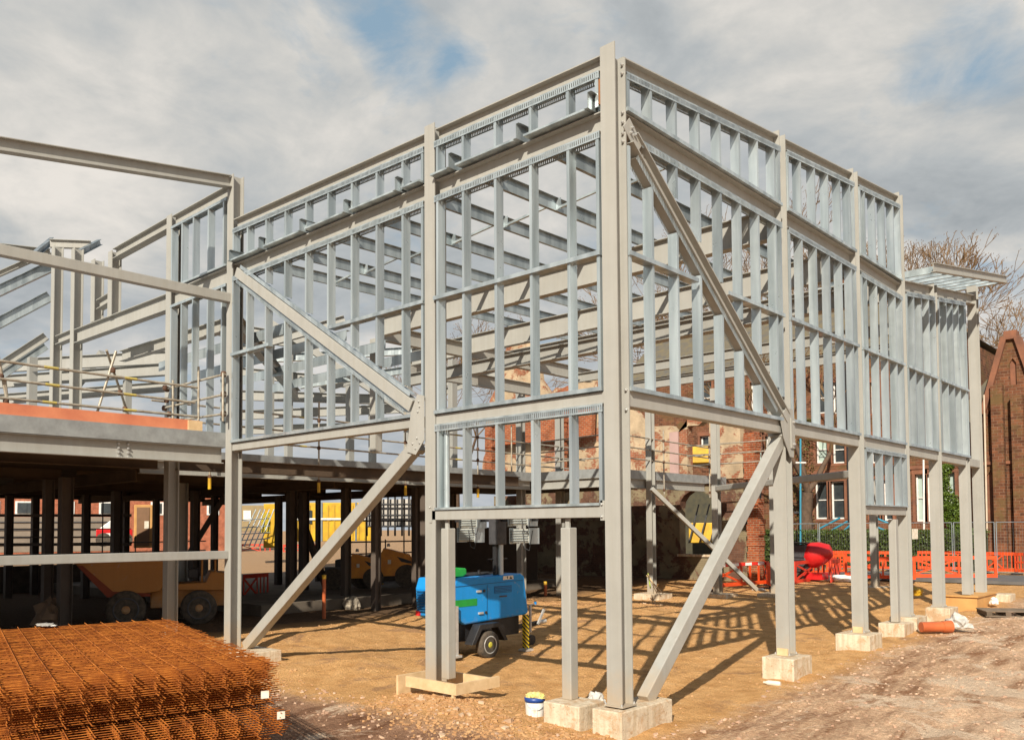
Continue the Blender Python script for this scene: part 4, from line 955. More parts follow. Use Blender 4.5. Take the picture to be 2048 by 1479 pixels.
# ------------------------------------------------------------------ lighting tower trailer
gxp=-5.80
def GX(px,py,x=gxp): return at(px,py,'x',x)
T=thing('lighting_tower','bright blue mobile lighting tower trailer with a raised mast of floodlights','trailer',(-6.4,3.4,-.35))
ft=GX(1050,1148); fb=GX(1054,1230); mb_=GX(960,1238)
prof=[(2.60,.50),(2.56,1.05),(2.64,1.27),(4.55,1.30),(4.66,1.24),(4.78,.46),(4.70,.42),(2.9,.36),(2.75,.44)]
MB().poly([[V((gxp,y,z)) for y,z in prof]],(-1.12,0,0)).build('body',BLUE,T,.035)
MB().poly([[V((gxp+.006,y,z)) for y,z in ((2.62,1.12),(4.6,1.155),(4.6,1.165),(2.62,1.13))]],(.004,0,0)).build('seam',BLUED,T)
MB().poly([[V((gxp+.004,y,z)) for y,z in ((3.50,.43),(3.51,1.11),(3.52,1.11),(3.51,.43))]],(.004,0,0)).build('seam',BLUED,T)
v=MB().box((gxp-.002,3.72,.93),(gxp+.006,4.25,1.07)).build('vent',BLUED,T)
for i in range(4): MB().box((gxp+.006,3.73,.945+i*.03),(gxp+.014,4.24,.955+i*.03)).build('louvre',BLUE,v)
MB().box((gxp-.002,3.88,.84),(gxp+.008,4.1,.87)).build('badge',DGREY,T)
MB().box((gxp-.002,2.62,.72),(gxp+.006,3.22,.86)).build('stripe',GREEN,T)
for y,z in ((3.3,1.00),(3.35,.56)): h=MB().box((gxp,y-.1,z-.02),(gxp+.03,y+.03,z+.02)).build('latch',RIM,T); MB().lathe((gxp,y+.12,z),(1,0,0),[(0,.03),(.02,.03)],8).build('lock',BLACK,h)
# label sticker with pictograms
stx=MB().poly([[V((gxp+.008,3.98,1.19)),V((gxp+.008,4.30,1.195)),V((gxp+.008,4.29,1.275)),V((gxp+.008,3.99,1.27))]],(.003,0,0)).build('warning_sticker',PAPER,T)
MB().box((gxp+.012,4.10,1.21),(gxp+.014,4.12,1.26)).box((gxp+.012,4.09,1.24),(gxp+.0145,4.13,1.262)).build('pictogram',BLACK,stx); MB().box((gxp+.012,4.18,1.205),(gxp+.014,4.25,1.235)).box((gxp+.012,4.20,1.235),(gxp+.0145,4.22,1.255)).build('pictogram',BLACK,stx)
MB().box((gxp-1.0,2.7,1.281),(gxp-.35,4.5,1.315)).build('roof_tray',BLACK,T)
MB().poly([[V((gxp-.25,y,z)) for y,z in ((2.66,1.29),(3.1,1.29),(3.2,1.34),(3.18,1.46),(2.7,1.50))]],(-.7,0,0)).build('fuel_cover',GREEN,T,.03)
for i in range(8): MB().box((gxp-1.05,2.53,.60+i*.055),(gxp-.1,2.575,.625+i*.055)).build('rear_louvre',BLUED,T)
MB().box((gxp-1.10,2.55,.50),(gxp-1.0,2.595,.60)).build('rear_lamp',REDP,T)
MB().box((gxp-1.02,2.75,.02),(gxp-.12,4.6,.40)).build('chassis',BLACK,T)
wc=GX(978,1283,-5.62); wc.z=-.06; 
def wheel(par,c,ax,r,w,rim=RIM,hub=HUBY,tread=True):
    c=V(c); ax=V(ax).normalized()
    ty=MB().lathe(c-ax*w/2,ax,[(0,r*.62),(0,r*.9),(w*.15,r),(w*.85,r),(w,r*.9),(w,r*.62)],26).build('tyre',TYRE,par)
    rm=MB().lathe(c-ax*w*.2,ax,[(0,r*.3),(0,r*.62),(w*.72,r*.66),(w*.72,r*.58),(w*.5,r*.52),(w*.55,r*.3),(w*.62,r*.12)],24).build('rim',rim,par)
    MB().lathe(c+ax*w*.3,ax,[(0,r*.24),(w*.2,r*.22),(w*.22,r*.1)],12).build('hub',hub,par)
    a=V((0,0,1)) if abs(ax.z)<.9 else V((1,0,0)); sd=ax.cross(a).normalized(); uu=sd.cross(ax); mb=MB()
    for i in range(16):
        t=2*math.pi*i/16; p=c+ax*w*.36+(sd*math.cos(t)+uu*math.sin(t))*r*.46; mb.lathe(p,ax,[(0,r*.045),(.004,r*.045)],6,False)
    mb.build('rim_hole',BLACK,par)
wheel(T,(-5.66,wc.y,-.065),(1,0,0),.275,.17); wheel(T,(-6.98,wc.y,-.065),(-1,0,0),.275,.17)
MB().poly([[V((-5.58,wc.y+a,b)) for a,b in ((-.52,-.02),(-.42,-.02),(-.22,.27),(.22,.27),(.42,-.02),(.52,-.02),(.28,.36),(-.28,.36))]],(-.22,0,0)).build('mudguard',BLACK,T,.01)
c=GX(1051,1250,-5.78); jk=MB().box((-5.82,c.y-.055,-.28),(-5.73,c.y+.055,.42)).build('jack_leg',HAZ,T); MB().box((-5.88,c.y-.12,-.34),(-5.66,c.y+.12,-.30)).build('foot_plate',RIM,jk)
c=GX(909,1240,-5.78); jk=MB().box((-5.82,c.y-.05,-.2),(-5.72,c.y+.05,.75)).build('jack_leg',RIM,T); MB().box((-5.87,c.y-.1,-.24),(-5.67,c.y+.1,-.20)).build('foot_plate',RIM,jk)
# drawbar, jockey wheel
MB().bar((-6.35,4.65,.08),(-6.35,5.75,.12),.09,.09).build('drawbar',BLACK,T); MB().tube((-6.35,5.7,.12),(-6.35,5.98,.14),.05).build('hitch',RIM,T)
MB().tube((-6.25,5.35,-.05),(-6.25,5.35,.55),.03).tube((-6.25,5.35,.55),(-6.25,5.50,.57),.014).build('jockey_tube',RIM,T); MB().lathe((-6.28,5.37,-.22),(1,0,0),[(0,.11),(.07,.11)],14).build('jockey_wheel',BLACK,T)
MB().lathe((-6.25,5.52,.55),(0,0,1),[(0,.03),(.06,.035)],8).build('jockey_handle',BLUE,T); MB().bar((-6.25,5.6,.1),(-6.25,5.82,.42),.04,.05).build('brake_lever',RIM,T)
mp_=at(995,1148,'z',1.3); mx,my=mp_.x,mp_.y
MB().box((mx-.07,my-.07,1.25),(mx+.02,my+.07,2.0)).build('mast',BLACK,T); MB().tube((mx+.05,my+.05,1.25),(mx+.05,my+.05,2.2),.055,n=12).build('mast_tube',GALV,T)
MB().box((mx-.12,my-.14,1.92),(mx+.14,my+.14,2.55)).build('mast_head',DGREY,T,.02)
MB().tube((mx-.05,my-.25,1.62),(mx-.05,my+.35,1.62),.012).tube((mx,my-.4,1.33),(mx,my+.1,1.4),.012).tube((mx,my-.55,1.34),(mx,my-.55,1.42),.03).build('winch_rod',BLACK,T)
def lamp(px,py,s=1):
    c=at(px,py,'y',my); L=MB().poly([[V((c.x-.26,my-.12,c.z-.15)),V((c.x+.26,my-.12,c.z-.15)),V((c.x+.22,my-.12,c.z+.13)),V((c.x-.22,my-.12,c.z+.13))]],(0,.26,0)).build('floodlight',simple('pale_grey_cast_metal',(.52,.52,.46),(.4,.4,.36),.4,.2),T,.02)
    for k in range(5): MB().box((c.x-.23,my-.15,c.z-.11+k*.05),(c.x+.23,my-.121,c.z-.095+k*.05)).build('fin',GALV,L)
    MB().box((c.x-.28,my-.14,c.z-.17),(c.x-.262,my+.15,c.z+.15)).build('bracket',GALV,L); MB().box((c.x+.262,my-.14,c.z-.17),(c.x+.28,my+.15,c.z+.15)).build('bracket',GALV,L)
    MB().path([V((c.x+.1,my-.16,c.z+.1)),V((c.x+.2,my-.2,c.z-.25)),V((c.x+.3,my-.18,c.z-.3)),V((c.x+.32,my-.1,c.z+.1))],.008).build('cable',BLACK,L)
lamp(941,1068); lamp(1048,1070); lamp(945,1040); lamp(1045,1035)
MB().box((at(912,1043,'y',my).x,my-.03,2.40),(at(1075,1040,'y',my).x,my+.03,2.45)).build('crossbar',BLACK,T)
# ------------------------------------------------------------------ dumper, rollers in the undercroft
def face(px): 
    d=ray(px,1057); return math.atan2(d.y,d.x)-math.pi/2
p=at(300,1253,'z',-.36); Dm=thing('site_dumper','dusty orange site dumper with a big skip parked in the undercroft behind the rusty mesh','dumper',tuple(p),face(300))
k=((p-CAM).dot(fw))/FOC
def LP(px,py,y=0): return V(((px-300)*k,y,(1253-py)*k))
sk=[LP(163,1122),LP(200,1118),LP(330,1116),LP(335,1150),LP(318,1183),LP(262,1190),LP(225,1188),LP(195,1160)]
MB().poly([sk],(0,1.5,0)).build('skip',DUMP,Dm,.03); MB().bar(LP(163,1122,-.02),LP(330,1118,-.02),.05,.06).build('skip_rim',DUMP,Dm)
MB().poly([[LP(168,1128,-.03),LP(178,1128,-.03),LP(232,1180,-.03),LP(300,1186,-.03),LP(300,1192,-.03),LP(222,1191,-.03)]],(0,.02,0)).build('skip_edge',simple('dark_rust_red',(.25,.05,.02),None,.8),Dm)
MB().box(LP(300,1218,.3),LP(450,1180,1.3)).build('chassis',DUMP,Dm,.03); MB().poly([[LP(350,1182,.15),LP(450,1186,.15),LP(452,1150,.15),LP(415,1146,.15),LP(405,1168,.15),LP(352,1170,.15)]],(0,1.2,0)).build('engine_cover',DUMP,Dm,.03)
MB().tube(LP(398,1172,.3),LP(398,1120,.3),.03).tube(LP(424,1172,.3),LP(424,1120,.3),.03).build('roll_bar',DUMP,Dm); MB().box(LP(372,1160,.4),LP(392,1140,.9)).build('seat',BLACK,Dm,.03)
for px,r in ((256,37),(391,35)): 
    for y_ in (-.05,1.35): wheel(Dm,LP(px,1253-r,y_),(0,-1,0),r*k,.38,DGREY,DUMP)
def roller(label,px,py,s,flip=1):
    p=at(px,py,'z',.01); T=thing('road_roller',label,'roller',tuple(p),face(px)); 
    def q(a,b,y=0): return V((a*flip*s,y,b*s))
    MB().poly([[q(-.5,.35),q(.55,.35),q(.62,.75),q(.45,1.0),q(-.1,1.15),q(-.35,1.2),q(-.5,.9)]],(0,.9,0)).build('engine_cover',simple('roller_orange',(.80,.33,.03),(.6,.22,.03),.5),T,.04)  # roller's own orange
    MB().box(q(-1.3,.42,.1),q(-.52,.75,.8)).build('front_frame',DGREY,T); MB().poly([[q(-.55,1.05,.15),q(-.95,.98,.15),q(-.95,.7,.15),q(-.52,.7,.15)]],(0,.5,0)).build('seat',BLACK,T,.03)
    MB().lathe(q(.35,.34,-.02),(0,1,0),[(0,.36*s),(.9,.36*s)],20).build('drum',TYRE,T); MB().lathe(q(-1.0,.34,0),(0,1,0),[(0,.36*s),(.9,.36*s)],20).build('drum',TYRE,T)
    MB().tube(q(-.6,1.0,.1),q(-.55,1.9,.1),.025).tube(q(-.6,1.0,.8),q(-.55,1.9,.8),.025).tube(q(-.55,1.9,.1),q(-.55,1.9,.8),.025).build('roll_bar',BLACK,T)
    MB().poly([[q(.05,.95,-.01),q(.5,.8,-.01),q(.5,.72,-.01),q(.2,.78,-.01)]],(0,.008,0)).build('vent',BLACK,T)
    MB().box(q(-.22,.72,-.012),q(-.12,.85,-.002)).build('sticker',PAPER,T); MB().lathe(q(-.2,1.25,.4),(0,0,1),[(0,.07),(.12,.05)],8).build('beacon',RIM,T)
    return T
roller('larger dark orange roller in the undercroft, nearer the blue trailer',790,1174,1.25)
roller('smaller dark orange roller in the undercroft, behind the end of the left lower brace',726,1176,1.1)
# ------------------------------------------------------------------ pipes, bags, bucket and small things
def stub(label,px,pb,pt,z=-.32,r=.055,cap=True):
    b=at(px,pb,'z',z); t=at(px,pt,'y',b.y); T=thing('drain_pipe_stub',label,'pipe',tuple(b),0,'upright terracotta drain pipes'); MB().tube((b.x,b.y,z-.2),(b.x,b.y,t.z),r,n=12).build('pipe',PIPE,T)
    if cap: MB().lathe((b.x,b.y,t.z-.10),(0,0,1),[(0,r*1.15),(.11,r*1.15),(.12,r)],12).build('cap',YEL,T)
stub('tall upright drain pipe with a yellow cap below the left lower brace',648,1235,1150)
stub('upright drain pipe with a yellow cap behind the drawbar of the blue trailer',1091,1192,1163)
stub('short upright drain pipe beside a column base in the undercroft, right one',764,1184,1166)
stub('upright drain pipe behind the square post left of the corner column',1146,1192,1164)
stub('short upright drain pipe in the undercroft just left of the blue trailer',833,1178,1153)
T=thing('drain_pipe','terracotta drain pipe lying on the ground beside a footing, wrapped end','pipe',(.6,11.2,0))
a=at(1842,1253,'z',.08); b=at(1902,1252,'z',.08); MB().tube(a,b,.11,n=14).build('pipe',PIPE,T); MB().lathe(b-(b-a).normalized()*.2,b-a,[(0,.12),(.2,.135)],14).build('socket',PIPE,T)
def crumple(name,label,cat,c,s,m,seed=1,grp=None):
    rnd=random.Random(seed); bm=bmesh.new(); bmesh.ops.create_icosphere(bm,subdivisions=3,radius=1)
    mb=MB(); idx={}
    for v_ in bm.verts:
        n_=noise.noise(v_.co*2.2+V((seed,)*3))*.45+noise.noise(v_.co*5+V((seed,)*3))*.25; co=v_.co*(1+n_); mb.v.append(V(c)+V((co.x*s[0],co.y*s[1],max(co.z,-.4)*s[2])))
    mb.f=[tuple(v_.index for v_ in f.verts) for f in bm.faces]; mb.sm=[False]*len(mb.f); bm.free()
    o=mb.build(name,m); return tag(o,label,cat,grp)
crumple('plastic_wrap','crumpled clear plastic wrap at the end of the lying drain pipe','plastic',at(1915,1247,'z',.12),(.24,.22,.2),CLEAR,3)
crumple('rubbish_bag','pale crumpled bag on the dark earth under the left lower brace','bag',at(702,1212,'z',-.25),(.28,.24,.32),simple('dusty_white_sack',(.42,.36,.28),None,.8),5)
crumple('rubbish_bag','white rubbish on the ground behind the plywood box','bag',at(1988,1203,'z',.2),(.10,.09,.13),WHITE,6)
crumple('yellow_litter','small yellow thing lying by the glass rubble near the third bay','litter',at(1830,1185,'z',.05),(.22,.2,.2),YEL,8)
crumple('plastic_wrap','clear plastic litter in front of the orange barrier with the band','plastic',at(1517,1183,'z',-.2),(.3,.2,.14),CLEAR,9)
crumple('plastic_wrap','white sheet heap on the ground beside the mixer','plastic',at(1685,1158,'z',.05),(.7,.35,.18),WHITE,12)
crumple('sand_sack','dim dusty sack behind the rusty mesh stack in the undercroft','bag',at(100,1235,'z',.0),(.5,.35,.5),simple('dusty_sack',(.25,.17,.11),None,.9),14)
crumple('plastic_wrap','scrap of white plastic lying on top of the rusty mesh stack','plastic',at(92,1249,'z',1.02),(.2,.10,.02),CLEAR,31)
crumple('plastic_wrap','pale scrap of plastic behind the bucket near the square post','plastic',at(1193,1398,'z',-.1),(.12,.1,.1),CLEAR,15)
T=thing('plastic_bottle','clear plastic bottle lying by the first footing on the right','bottle',tuple(at(1545,1366,'z',-.3)))
a=at(1534,1364,'z',-.25); b=at(1561,1367,'z',-.25); d_=(b-a).normalized(); MB().lathe(b,-d_,[(0,.035),(.02,.042),(.2,.042),(.25,.018),(.28,.018)],12).build('bottle_body',simple('clear_bottle_plastic',(.7,.68,.6),(.5,.48,.4),.15,bs=0),T)
bp=at(1070,1445,'z',-.42); T=thing('paint_bucket','white plastic bucket with a blue rim and yellow rags, beside a footing','bucket',tuple(bp))
MB().lathe(bp,(0,0,1),[(0,.115),(.02,.12),(.33,.135),(.34,.13)],24).build('bucket_body',WHITE,T); MB().lathe(bp+V((0,0,.30)),(0,0,1),[(0,.138),(.0,.142),(.055,.145),(.06,.13)],24).build('rim',simple('dark_blue_plastic',(.02,.07,.30),None,.4),T)
MB().path([bp+V((.14*math.cos(R(t)),.14*math.sin(R(t)),.32-.11*math.sin(R((t+140)*1.0)) if False else .32-.12*math.sin(math.pi*(t+120)/160))) for t in range(-120,41,16)],.004).build('handle',GALV,T)
lb=V((math.cos(R(-55)),math.sin(R(-55)),0)); sd_=V((-lb.y,lb.x,0)); 
q=bp+lb*.128; MB().bar(q+V((0,0,.06)),q+V((0,0,.24)),.09,.012,tuple(lb)).build('label',simple('bucket_label',(.62,.45,.32),(.75,.72,.68),.6,scale=12),T)
for i,(dx,dy,s) in enumerate(((-.03,-.02,.09),(.07,.02,.08),(.0,.06,.08))):
    o=crumple('rag','','',bp+V((dx,dy,.37)),(s,s,.05),simple('pale_yellow_cloth',(.68,.54,.12),(.58,.50,.28),.9,scale=20),20+i)
    for k_ in ('label','category'):
        if k_ in o: del o[k_]
    o.parent=T; 
    for v_ in o.data.vertices: v_.co-=V(T.location)
sl_=at(1068,1461,'z',-.44); o=MB().hexa([sl_+V(v_) for v_ in ((-.16,-.1,0),(.15,-.14,0),(.2,.1,0),(-.1,.14,0),(-.15,-.1,.03),(.14,-.13,.03),(.19,.1,.03),(-.1,.13,.03))]).build('flat_stone',CONC,None,.01); tag(o,'flat pale slab lying in front of the bucket','slab')
# pallet at right edge
pp=at(1972,1232,'z',.02); T=thing('wooden_pallet','dark wooden pallet lying on the ground at the right edge','pallet',tuple(pp),R(28))
for x in (.08,.5,.92,1.3): MB().box((x-.06,-.0,.02),(x+.06,.9,.11)).build('block',simple('weathered_dark_timber',(.14,.10,.07),(.08,.06,.04),.9),T)
for i in range(6): MB().box((0,.02+i*.155,.112),(1.4,.12+i*.155,.135)).build('slat',simple('weathered_timber',(.2,.15,.11),(.12,.09,.06),.9) if i==0 else bpy.data.materials['weathered_timber'],T)
MB().box((0,.0,0),(1.4,.1,.018)).build('slat',bpy.data.materials['weathered_timber'],T)
# two leaning straps by the ruin
T=thing('leaning_battens','thin pale battens with a green cord leaning on the dim footing by the old wall','battens',tuple(at(1310,1185,'z',-.1)))
for a,b in (((1296,1148),(1322,1192)),((1300,1158),(1316,1190)),((1293,1150),(1326,1186))): MB().tube(at(*a,'y',15.3),at(*b,'y',14.9),.015).build('batten',WOOD,T)
MB().tube(at(1296,1146,'y',15.35),at(1301,1176,'y',15.3),.02).build('cord',simple('lime_cord',(.45,.6,.05)),T)
# ------------------------------------------------------------------ rusty mesh stack
az=R(-76); da=V((math.sin(az),math.cos(az),0)); db=V((math.cos(az),-math.sin(az),0))
Bc=V((-.985,-4.42,1.0))
z=1.0; bi=0
plan=[(10,.0,.0,.0),(8,.15,.07,.0),(10,-.10,.09,.0),(9,.06,-.04,0),(10,-.03,.05,0),(10,.04,0,0),(8,0,.04,0)]
labs=['topmost bundle of rusty orange reinforcement mesh','second bundle from the top of rusty reinforcement mesh, set back, with a white tag','third bundle from the top of rusty reinforcement mesh, jutting forward, with a white tag','fourth bundle from the top of the rusty mesh stack','fifth bundle from the top of the rusty mesh stack','sixth bundle from the top of the rusty mesh stack','lowest bundle of the rusty mesh stack on the ground']
for bi,(n,oa,ob,_) in enumerate(plan):
    T=thing('reinforcement_mesh_bundle',labs[bi],'rebar mesh',tuple(Bc-db*1.1+da*2.4+V((0,0,z-1.0-n*.021))),0,'stacked bundles of rusty reinforcement mesh')
    for s in range(n):
        mb=MB(); ph=bi*1.7; ra=oa+random.uniform(-.004,.004); rb=ob+.014*math.sin(s*.9+ph)+.010*math.sin(s*2.6+ph)+random.uniform(-.005,.005)
        og=V((Bc.x,Bc.y,z))+da*ra+db*rb; ov=.05+(.035 if s==n-1 else 0)
        for i in range(12):
            a=og-db*(i*.2+.03)-da*(ov+random.uniform(-.012,.012)); b=a+da*4.95
            sag=V((0,0,random.uniform(-.002,.002))); mb.tube(a+sag-(V((0,0,.012)) if s==n-1 and random.random()<.6 else V((0,0,0))),b+sag,.0058,.0058,5,True)
        for j in range(48):
            if s>0 and j>5 and (j+s)%3: continue
            a=og+da*(j*.1+.035)+db*random.uniform(.04,.10)+V((0,0,-.009)); b=og+da*(j*.1+.035)-db*(2.23+random.uniform(.10,.28))+V((0,0,-.009+random.uniform(-.004,.002)))
            mb.tube(a,b,.0040,.0040,4,True)
        mb.build('mesh_sheet',RUST,T); z-=.0215
    if bi in (1,2):
        px,py=((528,1387),(560,1428))[bi-1]
        c=at(px,py,'x',-.96+(.02 if bi==1 else .1)); MB().bar(c+V((0,0,.035))-da*.03,c-V((0,0,.035))-da*.03,.075,.006,tuple(da)).build('paper_tag',PAPER,T)
    z-=.04
o=MB()
for t in (.4,2.4,4.4):
    c=Bc+da*t; o.box((0,0,0),(0,0,0)) if False else o.bar(V((c.x,c.y,-.42))+db*.1,V((c.x,c.y,-.42))-db*2.5,.1,.12)
o=o  # timber bearers
W_=thing('timber_bearers','timber bearers under the rusty mesh stack','timber',tuple(Bc-V((0,0,1.45)))); 
for t in (.4,2.4,4.4):
    c=Bc+da*t; MB().bar(V((c.x,c.y,z-.06))+db*.1,V((c.x,c.y,z-.06))-db*2.5,.1,.08).build('bearer',WOOD,W_)
# ------------------------------------------------------------------ beyond the undercroft
Bq=thing('brick_terrace','row of orange red brick houses beyond the undercroft at the far left','houses',(-75,15,0))
a=atd(-60,1057,78); b=atd(470,1057,88); d_=(b-a); dn=d_.normalized(); nn=V((dn.y,-dn.x,0))
if nn.dot(CAM-a)<0: nn=-nn
MB().bar(V((a.x,a.y,3)),V((b.x,b.y,3)),.4,7.2).build('wall',NEWBRICK,Bq)
MB().poly([[V((a.x,a.y,6.6))+nn*.6,V((a.x,a.y,6.6))-nn*7,V((a.x,a.y,9.5))-nn*3.2]],tuple(V((d_.x,d_.y,0)))).build('roof',SLATE,Bq)
for px in (-20,35,52,120,195,300,420):
    p=V((a.x,a.y,0))+V((d_.x,d_.y,0))*((px+60)/530.); c=p+nn*.24; 
    w_=MB().bar(V((c.x,c.y,4.4))-dn*.6,V((c.x,c.y,4.4))+dn*.6,.08,1.3).build('window',WHITE,Bq); c2=c+nn*.06; MB().bar(V((c2.x,c2.y,4.4))-dn*.42,V((c2.x,c2.y,4.4))+dn*.42,.06,1.0).build('pane',GLASS,w_)
def farbox(name,label,cat,x0,y0,x1,y1,D,m,dep=2.5,grp=None,pad=None):
    p0=atd(x0,y0,D); p1=atd(x1,y0,D); zt_=p0.z; zb_=atd(x0,y1,D).z; c=(p0+p1)/2; T=thing(name,label,cat,(c.x,c.y,zb_),face((x0+x1)/2)); w=(p1-p0).length
    MB().box((-w/2,0,0),(w/2,dep,zt_-zb_)).build('body',m,T,.03); return T,w,zt_-zb_
T,w,h=farbox('site_hoarding','long grey brown hoarding with horizontal rails beyond the undercroft','hoarding',-30,1034,232,1104,48,CONT,.2)
for i in range(4): MB().box((-w/2,-.06,.4+i*.42),(w/2,-.005,.46+i*.42)).build('rail',DGREY,T)
T,w,h=farbox('site_cabin_door','ochre framed plywood doorway seen between the undercroft columns','doorway',270,1009,304,1095,42,PLY,.3)
MB().box((-w/2+.12,-.03,.1),(w/2-.14,-.005,h-.12)).build('door',simple('brown_door',(.24,.13,.07),(.18,.1,.05),.7),T); MB().box((.05,-.05,h*.45),(.25,-.032,h*.62)).build('notice',PAPER,T)
T,w,h=farbox('parked_van','small red and white vehicle beyond the undercroft','van',196,1058,262,1088,46,REDP,2)
MB().poly([[V((-w/2+.1,-.01,h+.0)),V((-w*.1,-.01,h+.5)),V((w*.3,-.01,h+.5)),V((w*.42,-.01,h))]],(0,1.8,0)).build('cab',WHITE,T,.05); MB().box((-w*.25,-.03,h*.4),(w*.1,-.004,h*.75)).build('white_panel',WHITE,T)
for x in (-w*.3,w*.3): MB().lathe((x,-.05,.25),(0,1,0),[(0,.38),(.2,.38)],14).build('wheel',TYRE,T)
T,w,h=farbox('yellow_silo','bright yellow silo unit with black and white stripes beyond the undercroft','silo',528,1007,560,1095,46,YEL,2)
MB().box((-.55,-.04,.8),(-.1,-.004,1.9)).build('striped_panel',HAZ,T); MB().box((.3,-.05,.1),(.42,-.004,h)).build('ladder_stile',WHITE,T)
T,w,h=farbox('yellow_container','yellow container with a pale top rail beyond the undercroft','container',592,1005,760,1082,50,YEL,3)
for i in range(14): MB().box((-w/2+(i+.3)*w/14,-.04,.1),(-w/2+(i+.5)*w/14,-.004,h-.15)).build('rib',simple('dark_yellow',(.5,.3,.02)) if i==0 else bpy.data.materials['dark_yellow'],T)  # ribs in a darker yellow
MB().box((-w*.45,-.06,h*.45),(-w*.3,-.041,h*.8)).build('window',GLASS,T)
MB().box((-w/2,-.09,h*.55),(w/2,-.045,h*.60)).build('rail',WHITE,T); MB().box((-w*.2,-.05,0),(-w*.18,-.004,h)).build('post',GALVD,T); MB().box((w*.2,-.05,0),(w*.22,-.004,h)).build('post',GALVD,T)
T,w,h=farbox('brown_hut','brown and olive hut beyond the undercroft, left of the yellow silo','hut',478,1010,526,1062,56,simple('olive_brown_wall',(.32,.24,.12)),3)
MB().box((-w*.3,-.05,h*.4),(0,-.004,h*.8)).build('window',WHITE,T)
T=thing('scaffold_stair','galvanised scaffold stair beyond the undercroft left of the yellow silo','scaffold',tuple(atd(500,1100,44)))
for i in range(5): MB().tube(atd(478+i*10,1092,44),atd(512+i*9,1018,45),.03).build('tube',GALV,T)
for y_ in (1040,1055,1068,1080): MB().tube(atd(476,y_,44),atd(540,y_-4,45),.025).build('tube',GALV,T)
T,w,h=farbox('scaffolded_white_wall','white wall behind a dark scaffold grid beyond the undercroft','wall',735,998,845,1052,44,simple('white_render',(.62,.58,.52),(.3,.28,.26),.8,scale=.6),.3)
for i in range(9): MB().tube((-w/2+i*w/8,-.3,-.5),(-w/2+i*w/8,-.3,h+.3),.05).build('tube',BLACK,T)
for i in range(3): MB().tube((-w/2,-.3,h*i/2.5),(w/2,-.3,h*i/2.5),.05).build('tube',BLACK,T)
DW=tag(MB().box((-33.8,-26,-.5),(-33.6,12.1,.78)).build('shade_band_wall',simple('unlit_dark_filler',(.10,.085,.07),(.06,.05,.04),.9)),'added low dark wall standing in for shade along the far edge of the undercroft','wall')  # added walls whose dark colour stands in for undercroft shade
DW=tag(MB().box((-22.95,12.5,-.5),(-22.8,18,.80)).build('shade_band_wall',bpy.data.materials['unlit_dark_filler']),'added low dark wall standing in for shade behind the rollers in the undercroft','wall')
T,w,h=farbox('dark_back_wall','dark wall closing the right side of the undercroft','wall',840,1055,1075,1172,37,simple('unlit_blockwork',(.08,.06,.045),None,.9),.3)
T,w,h=farbox('dark_arch_backing','added dark olive shed seen through the top of the arched window of the ruin','backing',1330,960,1450,1112,52,simple('dark_olive_backing',(.07,.06,.03),(.03,.03,.02),.8),2)  # dark box added behind the arch to keep its opening dark
T,w,h=farbox('yellow_container','yellow container seen through the arched window of the ruin','container',1378,1045,1440,1085,46,YEL,3)
for i in range(4): MB().tube((-w/2+i*w/3,-.3,0),(-w/2+(i+1)*w/3,-.3,h+1),.04).build('tube',DGREY,T)
T,w,h=farbox('yellow_container','yellow container seen above the deck through the gap in the ruin','container',1368,892,1445,925,42,YEL,3)
MB().box((-w/2,-.05,h*.45),(w/2,-.004,h*.52)).build('rail',DGREY,T)
T=thing('steel_prop','turquoise and white scaffold standard in front of the sandstone wall','scaffold',tuple(at(1601,1100,'y',34)))
MB().tube(at(1601,1100,'y',34),at(1601,860,'y',34),.05).build('tube',TEAL,T); MB().tube(at(1592,925,'y',34),at(1612,925,'y',34),.05).build('tube',WHITE,T); MB().box(at(1588,1022,'y',34),at(1604,1026,'y',34.6)).build('platform',DGREY,T)
T=thing('blue_handrails','bright blue handrails sloping down in front of the sandstone wall','handrail',tuple(at(1680,1060,'y',40)))
for a,b in (((1640,1056),(1680,1035)),((1660,1062),(1695,1042)),((1686,1062),(1700,1050)),((1750,1035),(1778,1046)),((1750,1052),(1770,1060))): MB().tube(at(*a,'y',40),at(*b,'y',40),.06).build('rail',TEAL,T)
T=thing('white_lamp_post','thin pale post in front of the right hand school window','post',tuple(at(1848,1058,'y',38)))
MB().tube(at(1848,1058,'y',38),at(1847,912,'y',38),.05).build('post',WHITE,T)
# road behind the barriers
o=MB().box((-40,27.5,.0),(60,32.0,.12)).build('road',simple('grey_asphalt',(.13,.125,.12),(.09,.088,.085),.9,scale=2,bs=.4)); tag(o,kind='structure')
# ------------------------------------------------------------------ light and sky
sd3=V((.47,-.88,0)).normalized(); EL=R(33); sdir=V((sd3.x*math.cos(EL),sd3.y*math.cos(EL),math.sin(EL)))
L=bpy.data.lights.new('sun','SUN'); L.energy=4.9; L.angle=R(.55); L.color=(1,.91,.77); lo_=bpy.data.objects.new('sun',L); COL.objects.link(lo_)
lo_.rotation_euler=sdir.to_track_quat('Z','Y').to_euler(); lo_.location=(20,-30,30)
w=bpy.data.worlds.new('World'); S.world=w; w.use_nodes=True; n=w.node_tree.nodes; l=w.node_tree.links
bg=n['Background']; sky=n.new('ShaderNodeTexSky'); sky.sky_type='NISHITA'; sky.sun_disc=False; sky.sun_elevation=EL; sky.sun_rotation=math.atan2(sd3.x,sd3.y)
tc=n.new('ShaderNodeTexCoord'); sx=n.new('ShaderNodeSeparateXYZ'); l.new(tc.outputs['Generated'],sx.inputs[0])
def mth(op,a,b=None,c=None):
    m=n.new('ShaderNodeMath'); m.operation=op
    for i,v_ in enumerate((a,b,c)):
        if v_ is None: continue
        if isinstance(v_,(int,float)): m.inputs[i].default_value=v_
        else: l.new(v_,m.inputs[i])
    return m.outputs[0]
